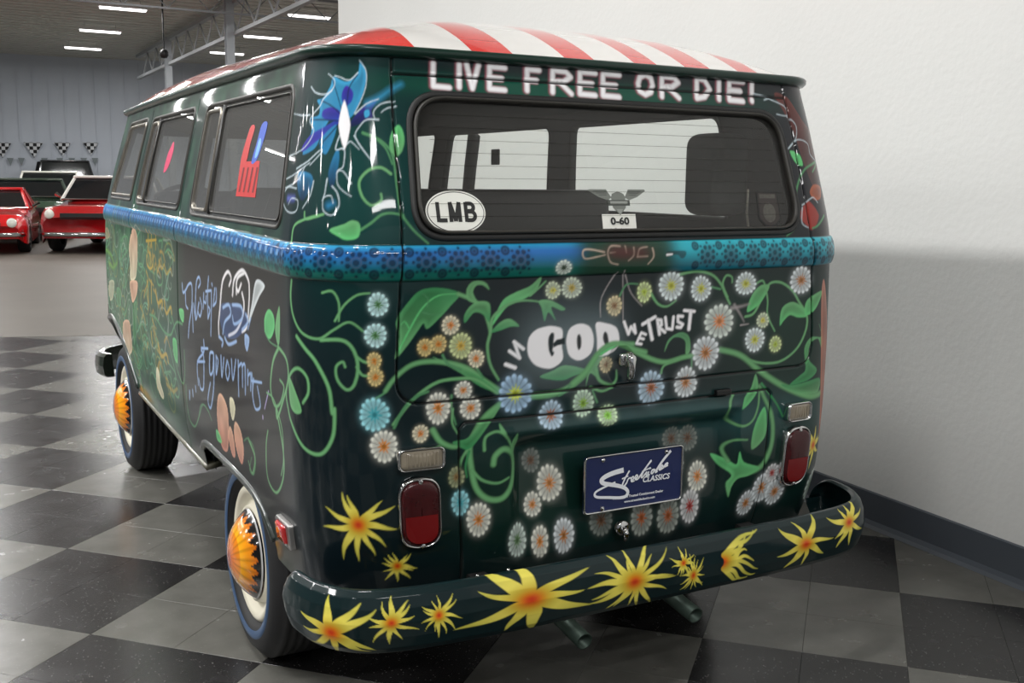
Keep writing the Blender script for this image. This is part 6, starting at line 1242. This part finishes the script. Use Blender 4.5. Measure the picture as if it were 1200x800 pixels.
# ------------------------------------------------------------------ stickers on the rear glass
def on_glass(uc_, zc_, name, Q, m, parent, d=-.0045):
    Q = np.array(Q); V = list(offs(uc_+Q[:, 0], zc_+Q[:, 1], np.full(len(Q), d))); return mesh_obj(name, V, [tuple(range(len(Q)))], m, parent, False)
ell = lambda a, b, n=48: [(a*cos(2*pi*k/n), b*sin(2*pi*k/n)) for k in range(n)]
M_stw = mat('sticker_white', (240, 240, 232), rough=.5); M_stk = mat('sticker_black', (30, 30, 30), rough=.5)
on_glass(-.4935, 1.411, 'sticker', ell(.077, .053), M_stw, rw, -.0048)['label'] = 'white oval sticker reading LMB'
on_glass(-.4935, 1.411, 'sticker_ring', ell(.0735, .0495), M_stk, rw, -.0044); on_glass(-.4935, 1.411, 'sticker_face', ell(.0715, .0475), M_stw, rw, -.0040)
def glass_stroke(name, uc_, zc_, P, w_, m, parent, d=-.0036):
    P = np.array(P, float); T = np.gradient(P, axis=0); T /= np.hypot(T[:, 0], T[:, 1])[:, None]; N = np.stack([-T[:, 1], T[:, 0]], -1)*w_/2; A_ = P+N; B_ = P-N; n = len(P)
    V = list(offs(uc_+A_[:, 0], zc_+A_[:, 1], np.full(n, d)))+list(offs(uc_+B_[:, 0], zc_+B_[:, 1], np.full(n, d))); return mesh_obj(name, V, [(i, n+i, n+i+1, i+1) for i in range(n-1)], m, parent, False)
def arc(cx_, cy_, rx_, ry_, a0, a1, n=10): return [(cx_+rx_*cos(a0+(a1-a0)*k/n), cy_+ry_*sin(a0+(a1-a0)*k/n)) for k in range(n+1)]
for P_ in ([(-.046, .024), (-.046, -.024)], [(-.046, -.020), (-.024, -.020)], [(-.014, -.024), (-.014, .024)], [(-.014, .024), (-.0025, -.022)], [(-.0025, -.022), (.009, .024)], [(.009, .024), (.009, -.024)],
           [(.026, -.024), (.026, .024)], [(.026, .0205), (.036, .0205)]+arc(.037, .0115, .009, .009, pi/2, -pi/2)+[(.026, .0025)], [(.026, .0010), (.037, .0010)]+arc(.038, -.0095, .0105, .0105, pi/2, -pi/2)+[(.026, -.020)]):
    glass_stroke('sticker_letter', -.4935, 1.411, P_, .0096, M_stk, rw)
on_glass(-.034, 1.377, 'sticker', [(-.054, -.028), (.050, -.028), (.050, .027), (-.054, .027)], M_stw, rw, -.0046)['label'] = 'small white rectangular sticker reading 0-60'
p_ = offs(np.array(-.035), np.array(1.385), np.array(-.0035)); N_ = SN(np.array(-.03), np.array(1.385)); tilt = math.asin(N_[2])
text_mesh('0-60', .026, 'sticker_letters', M_stk, rw, p_, rot=(pi/2-tilt, 0, 0), bold=.0008, sx=1.25)
p_ = offs(np.array(-.035), np.array(1.363), np.array(-.0035)); text_mesh('in 7 minutes', .0125, 'sticker_letters', mat('faint_print', (150, 150, 145), rough=.6), rw, p_, rot=(pi/2-tilt, 0, 0), sx=1.05)
# winged emblem
M_em = mat('emblem_grey', (120, 124, 118), rough=.6); M_em2 = mat('emblem_dark', (76, 80, 76), rough=.6); M_em3 = mat('emblem_pale', (150, 154, 148), rough=.6)
wing = [(-.020, .012), (-.035, .006), (-.06, .014), (-.088, .030), (-.086, .034), (-.034, .034), (-.028, .024)]
em = on_glass(-.031, 1.435, 'winged_emblem', wing, M_em, rw, -.0047); on_glass(-.031, 1.435, 'emblem_wing', [(-a, b) for a, b in wing][::-1], M_em, rw, -.0047)
for k in range(3):
    for s_ in (-1, 1): on_glass(-.031, 1.435, 'emblem_feather', [(s_*(-.034), .030-k*.005), (s_*(-.075+.008*k), .030-k*.005), (s_*(-.073+.008*k), .0285-k*.005), (s_*(-.034), .0285-k*.005)], M_em2, rw, -.0043)
on_glass(-.031, 1.435, 'emblem_shield', [(-.022, .012), (-.018, .022), (0, .029), (.018, .022), (.022, .012), (.020, -.014), (.0, -.034), (-.020, -.014)], M_em, rw, -.0044)
on_glass(-.031, 1.433, 'emblem_banner', [(-.034, -.007), (.034, -.007), (.034, .008), (-.034, .008)], M_em2, rw, -.0041); on_glass(-.031, 1.433, 'emblem_banner', [(-.027, -.003), (.027, -.003), (.027, .005), (-.027, .005)], M_em3, rw, -.0038)
on_glass(-.031, 1.430, 'emblem_shield', [(-.011, -.013), (.011, -.013), (.0, -.026)], M_em3, rw, -.0040)
# dark shield shaped sticker at the right edge
sh = [(-.040, .052), (.040, .052), (.043, -.028), (.022, -.046), (0, -.052), (-.022, -.046), (-.043, -.028)]
M_sh1 = mat('dim_sticker', (58, 52, 50), rough=.6); M_sh2 = mat('dim_sticker_art', (84, 82, 76), rough=.6, noise=(90, .5))
on_glass(.484, 1.414, 'sticker', sh, M_stk, rw, -.0046)['label'] = 'dark shield-shaped sticker by the right edge'
on_glass(.484, 1.414, 'sticker_face', [(a*.88, b*.9) for a, b in sh], M_sh1, rw, -.0042); on_glass(.484, 1.405, 'sticker_face', ell(.024, .028, 20), M_sh2, rw, -.0038)
on_glass(.484, 1.452, 'sticker_face', [(-.03, -.006), (.03, -.006), (.03, .006), (-.03, .006)], M_sh2, rw, -.0038)
# left side window stickers
swl = [o for o in van.children if o.name.startswith('side_window')]
M_sr = mat('red_decal', (196, 34, 34), rough=.4); M_sbl = mat('blue_decal', (44, 84, 190), rough=.4); M_spk = mat('pink_decal', (206, 50, 96), rough=.4); M_slb = mat('pale_blue_decal', (120, 180, 230), rough=.4)
sqd = on_glass(-1.435, 1.482, 'sticker', [(-.11, -.048), (.105, -.048), (.105, .052), (-.11, .052)], M_sr, swl[0], -.003); sqd['label'] = 'red and blue sticker on the rearmost side window'
for k in range(4):
    x0 = -.085+k*.05; on_glass(-1.435, 1.482, 'sticker_letter', [(x0, -.035), (x0+.016, -.035), (x0+.032, .035), (x0+.016, .035)], mat('dark_red_print', (110, 16, 18), rough=.5) if k == 0 else bpy.data.materials['dark_red_print'], swl[0], -.0026)
on_glass(-1.49, 1.585, 'sticker', smooth_closed([(-.055, -.052), (.01, -.052), (.03, 0), (.055, .045), (.01, .05), (-.02, .02)], 4), M_sr, swl[0], -.003)
on_glass(-1.36, 1.585, 'sticker', smooth_closed([(-.06, -.055), (-.01, -.05), (.03, -.01), (.06, .05), (.0, .05), (-.03, .0)], 4), M_sbl, swl[0], -.003); on_glass(-1.36, 1.575, 'sticker', smooth_closed([(-.03, -.03), (.0, -.025), (.02, .01), (-.005, .02)], 4), M_slb, swl[0], -.0026)
on_glass(-2.70, 1.565, 'sticker', smooth_closed([(-.06, -.06), (.02, -.04), (.06, .02), (.03, .055), (-.02, .03), (-.05, .0)], 4), M_spk, swl[1], -.003)
# rear wiper stub scratch and window latch
MB().box((.775, 2.27, 1.60), (.012, .075, .075)).build('window_latch', M_in, van, bevel=.004)
# ------------------------------------------------------------------ inside
MB().box((0, 2.0, .50), (1.50, 3.2, .06)).build('cabin_floor', M_under, van)
MB().box((0, .55, .88), (1.50, .56, .10)).build('luggage_deck', M_in, van, bevel=.02)
def bench(y, z, h, x0, x1, head=True):
    bb_ = MB().box(((x0+x1)/2, y, z+h/2), (x1-x0, .14, h)).build('seat_back', M_seat, van, smooth=True, bevel=.035, seg=4)
    MB().box(((x0+x1)/2, y+.26, z+.05), (x1-x0, .5, .16)).build('seat_cushion', M_seat, bb_, smooth=True, bevel=.03, seg=3)
bench(1.22, .92, .535, -.76, .705); bench(2.35, .80, .56, -.76, .55)
for x0, x1 in ((-.68, -.16), (.16, .68)): bench(3.05, .80, .62, x0, x1)
MB().box((.705, .53, 1.515), (.15, .20, .275)).build('corner_panel', mat('grey_corner_trim', (66, 68, 68), rough=.7, noise=(8, .1)), van, smooth=True, bevel=.045, seg=4)
MB().tube([(.50, .12, 1.34), (.505, .14, 1.40), (.515, .15, 1.47)], .004, 6).build('gas_strut', M_alum, van)
stw = MB(); 
for k in range(24): pass
MB().tube([(-.42+.2*cos(2*pi*k/24), 3.5+.08*sin(2*pi*k/24), 1.28+.16*sin(2*pi*k/24)) for k in range(25)], .013, 8).build('steering_wheel', M_rubber, van, smooth=True)
MB().box((0, 3.62, 1.10), (1.45, .22, .30)).build('dashboard', M_in, van, bevel=.03)
# ------------------------------------------------------------------ underside
ub = MB().box((0, 2.1, .42), (1.36, 3.7, .12)); ub.build('chassis_pan', M_under, van)
MB().box((0, .42, .40), (1.1, .58, .16)).build('engine_tin', M_under, van, bevel=.02)
MB().box((-.70, .85, .62), (.26, .84, .05)).build('wheel_house', M_under, van)
MB().box((-.70, 3.25, .78), (.26, .9, .05)).build('wheel_house', M_under, van)
for y_ in (.852, 3.252): MB().tube([(-.66, y_, .325), (.66, y_, .325)], .035, 10).build('axle', M_under, van, smooth=True)
M_exh = mat('sooty_green_pipe', (52, 66, 58), rough=.45, metal=.5)
for x_ in (-.172, .203):
    V_ = MB(); y0, y1 = -.065, .42; r_, ri = .024, .020; n = 24; dz = .10
    P_ = [(x_, y0, .268), (x_, .10, .292), (x_, y1, .36)]
    V_.tube(P_, r_, 24, False); o_ = V_.build('tailpipe', M_exh, van, smooth=True); so = o_.modifiers.new('s', 'SOLIDIFY'); so.thickness = .004
MB().tube([(-.42, .30, .36), (.42, .30, .36)], .085, 20).build('silencer', M_under, van, smooth=True)
# ------------------------------------------------------------------ cars far down the hall
M_tint = mat('dark_car_glass', (18, 22, 24), rough=.08, coat=1.)
def car(name, label, x, y, rz, L, W, H, body, roofc, belt, hood, style, low=.18, lamps=(220, 220, 210), plate_c=None):
    t = thing(name, label, 'car', (x, y, 0), rz)
    mb_ = mat(name+'_paint', body, rough=.2, coat=1.); mr_ = mat(name+'_roof_paint', roofc, rough=.25, coat=1.)
    # lower body lofted along x (front at +x)
    st_ = []; N = 26
    for i in range(N+1):
        s_ = i/N; xx = -L/2+L*s_; e = min(s_, 1-s_)
        top = belt if .30 < s_ < .62 else (belt-(belt-hood)*min(1, (s_-.62)/.12) if s_ >= .62 else belt-(belt-hood-.04)*min(1, (.30-s_)/.12)); top -= .22*max(0, 1-e/.06)**2
        hw = W/2*(1-.16*max(0, 1-e/.10)**2); bot = low+.12*max(0, 1-e/.08)**2
        ar = 0
        for wx in (.18, .80): ar = max(ar, 1-((s_-wx)/.085)**2)
        st_.append((xx, bot, top, hw, ar))
    V = []; n = 0; prof = [(-1, 0, 0), (-1.0, 0, .25), (-1.02, 0, .55), (-.985, 0, .8), (-.90, 0, .96), (-.6, 0, 1.0), (0, 0, 1.015), (.6, 0, 1.0), (.90, 0, .96), (.985, 0, .8), (1.02, 0, .55), (1.0, 0, .25), (1, 0, 0)]
    k = len(prof)
    for xx, bot, top, hw, ar in st_:
        for a, _, b in prof:
            zb = bot+(top-bot)*b
            if ar > 0 and abs(a) > .95: zb = max(zb, bot+.36*math.sqrt(ar)) if b < .5 else zb
            V.append((xx, a*hw, zb))
    F = [(i*k+j, (i+1)*k+j, (i+1)*k+j+1, i*k+j+1) for i in range(N) for j in range(k-1)]+[tuple(range(k))[::-1], tuple(N*k+j for j in range(k))]
    mesh_obj('car_body', V, F, mb_, t, True)
    c0, c1 = {'coupe': (-.36, .12), 'sedan': (-.30, .16), 'hardtop': (-.26, .18), 'jeep': (-.46, .16)}[style]
    rk = {'coupe': (.20, .14), 'sedan': (.09, .11), 'hardtop': (.07, .10), 'jeep': (.01, .05)}[style]
    gx0, gx1 = c0*L, c1*L; rx0, rx1 = gx0+rk[0]*L, gx1-rk[1]*L; hwb, hwt = W/2*.93, W/2*.76
    zb, zt = belt-.02, H-.05
    g = [(gx0, -hwb, zb), (gx1, -hwb, zb), (gx1, hwb, zb), (gx0, hwb, zb), (rx0, -hwt, zt), (rx1, -hwt, zt), (rx1, hwt, zt), (rx0, hwt, zt)]
    gl = mesh_obj('cabin_glass', g, [(0, 3, 2, 1), (4, 5, 6, 7), (0, 1, 5, 4), (1, 2, 6, 5), (2, 3, 7, 6), (3, 0, 4, 7)], M_tint, t, False)
    for a, b in ((0, 4), (1, 5), (2, 6), (3, 7)):
        MB().tube([g[a], g[b]], .035, 6).build('roof_pillar', mr_, t)
    for s_ in (-1, 1): MB().tube([((gx0+gx1)/2-.1, s_*hwb, zb), ((rx0+rx1)/2-.05, s_*hwt, zt)], .03, 6).build('roof_pillar', mr_, t)
    MB().box(((rx0+rx1)/2, 0, zt+.02), (rx1-rx0+.10, 2*hwt+.06, .06)).build('car_roof', mr_, t, smooth=True, bevel=.028, seg=3)
    MB().tube([(g[1][0]+.01, g[1][1], zb+.02), (g[2][0]+.01, g[2][1], zb+.02)], .018, 6).build('screen_trim', M_chrome, t)
    rw_ = {'jeep': .40}.get(style, .33)
    for wx in (.18, .80):
        for s_ in (-1, 1):
            w_ = bpy.data.objects.new('wheel', None); COL.objects.link(w_); w_.parent = t; w_.location = (-L/2+L*wx, s_*(W/2-.11), rw_)
            MB().lathe([(-.10, rw_*.6), (-.11, rw_*.9), (-.08, rw_), (.08, rw_), (.11, rw_*.9), (.10, rw_*.6)], 'y', n=24).build('tyre', M_tyre, w_, smooth=True)
            MB().lathe([(s_*.09, rw_*.62), (s_*.10, rw_*.4), (s_*.08, .0)], 'y', n=20).build('wheel_disc', M_chrome, w_, smooth=True)
    for xx, s2 in ((L/2-.02, 1), (-L/2+.02, -1)):
        MB().tube([(xx-s2*.12, -W/2*.93, low+.20), (xx+s2*.03, -W/2*.8, low+.20), (xx+s2*.06, 0, low+.20), (xx+s2*.03, W/2*.8, low+.20), (xx-s2*.12, W/2*.93, low+.20)], .045, 8).build('car_bumper', M_chrome, t, smooth=True)
    for s_ in (-1, 1):
        MB().lathe([(0, .09), (.03, .085), (.045, .05), (.05, .0)], 'x', (L/2-.03, s_*W/2*.72, hood-.16), 18).build('headlight', mat('lamp_glass', lamps, rough=.1, coat=1.) if 'lamp_glass' not in bpy.data.materials else bpy.data.materials['lamp_glass'], t, smooth=True)
        MB().box((-L/2+.005, s_*W/2*.72, hood-.12), (.05, .22, .10)).build('tail_lamp', M_red2, t)
        MB().tube([(gx1-.25, s_*(W/2), belt+.02), (gx1-.28, s_*(W/2+.12), belt+.10)], [.02, .05], 8).build('door_mirror', M_chrome, t)
    MB().box((L/2-.03, 0, hood-.20), (.06, W*.5, .12)).build('grille', mat('grille_black', (20, 20, 20), rough=.4) if 'grille_black' not in bpy.data.materials else bpy.data.materials['grille_black'], t)
    if plate_c: MB().box((L/2+.06, 0, low+.30), (.02, .75, .20)).build('front_plate', mat(name+'_plate', plate_c, rough=.5), t)
    return t
def at(px, py, h=0.):
    d = _fw+_r2*(px-600)/FPX+_u2*(400-py)/FPX; P = CAM+d*((h-CAM[2])/d[2]); return P[0], P[1]
def lane(px, y):
    return CAM[0]+(y-CAM[1])*math.tan(YAW+math.atan((px-600)/FPX)), y
x, y = at(16, 297); car('sports_coupe', 'red sports coupe at the left edge of the photo, nose towards the camera', x-.35, y+1.9, radians(-98), 4.5, 1.78, 1.24, (196, 18, 22), (196, 18, 22), .84, .76, 'coupe', plate_c=(186, 188, 186))
x, y = lane(40, 26.7); car('muscle_car', 'dark green two-door sedan behind and between the two red cars', x, y, radians(-96), 4.8, 1.85, 1.42, (44, 66, 50), (52, 66, 54), .98, .90, 'hardtop')
x, y = at(122, 297); car('vintage_convertible', 'red classic car with a white top and chrome bumper, next to the van front', x+.55, y+2.1, radians(-112), 4.7, 1.82, 1.50, (160, 16, 20), (214, 212, 206), 1.02, .92, 'hardtop')
x, y = lane(62, 31.9); car('classic_sedan', 'cream-roofed classic sedan behind the dark green sedan', x, y, radians(-94), 4.8, 1.9, 1.62, (186, 186, 178), (222, 220, 210), 1.08, .98, 'sedan')
x, y = lane(80, 36.3); car('off_roader', 'black boxy off-roader in the back row under the pennants', x, y, radians(-92), 3.7, 1.9, 2.0, (26, 27, 30), (22, 23, 26), 1.28, 1.15, 'jeep', low=.35)
x, y = lane(-60, 30.5); car('grey_estate_car', 'dark green-grey estate car in the back row at the left edge', x, y, radians(-94), 5.0, 1.9, 1.55, (60, 74, 66), (70, 82, 74), 1.02, .94, 'sedan')
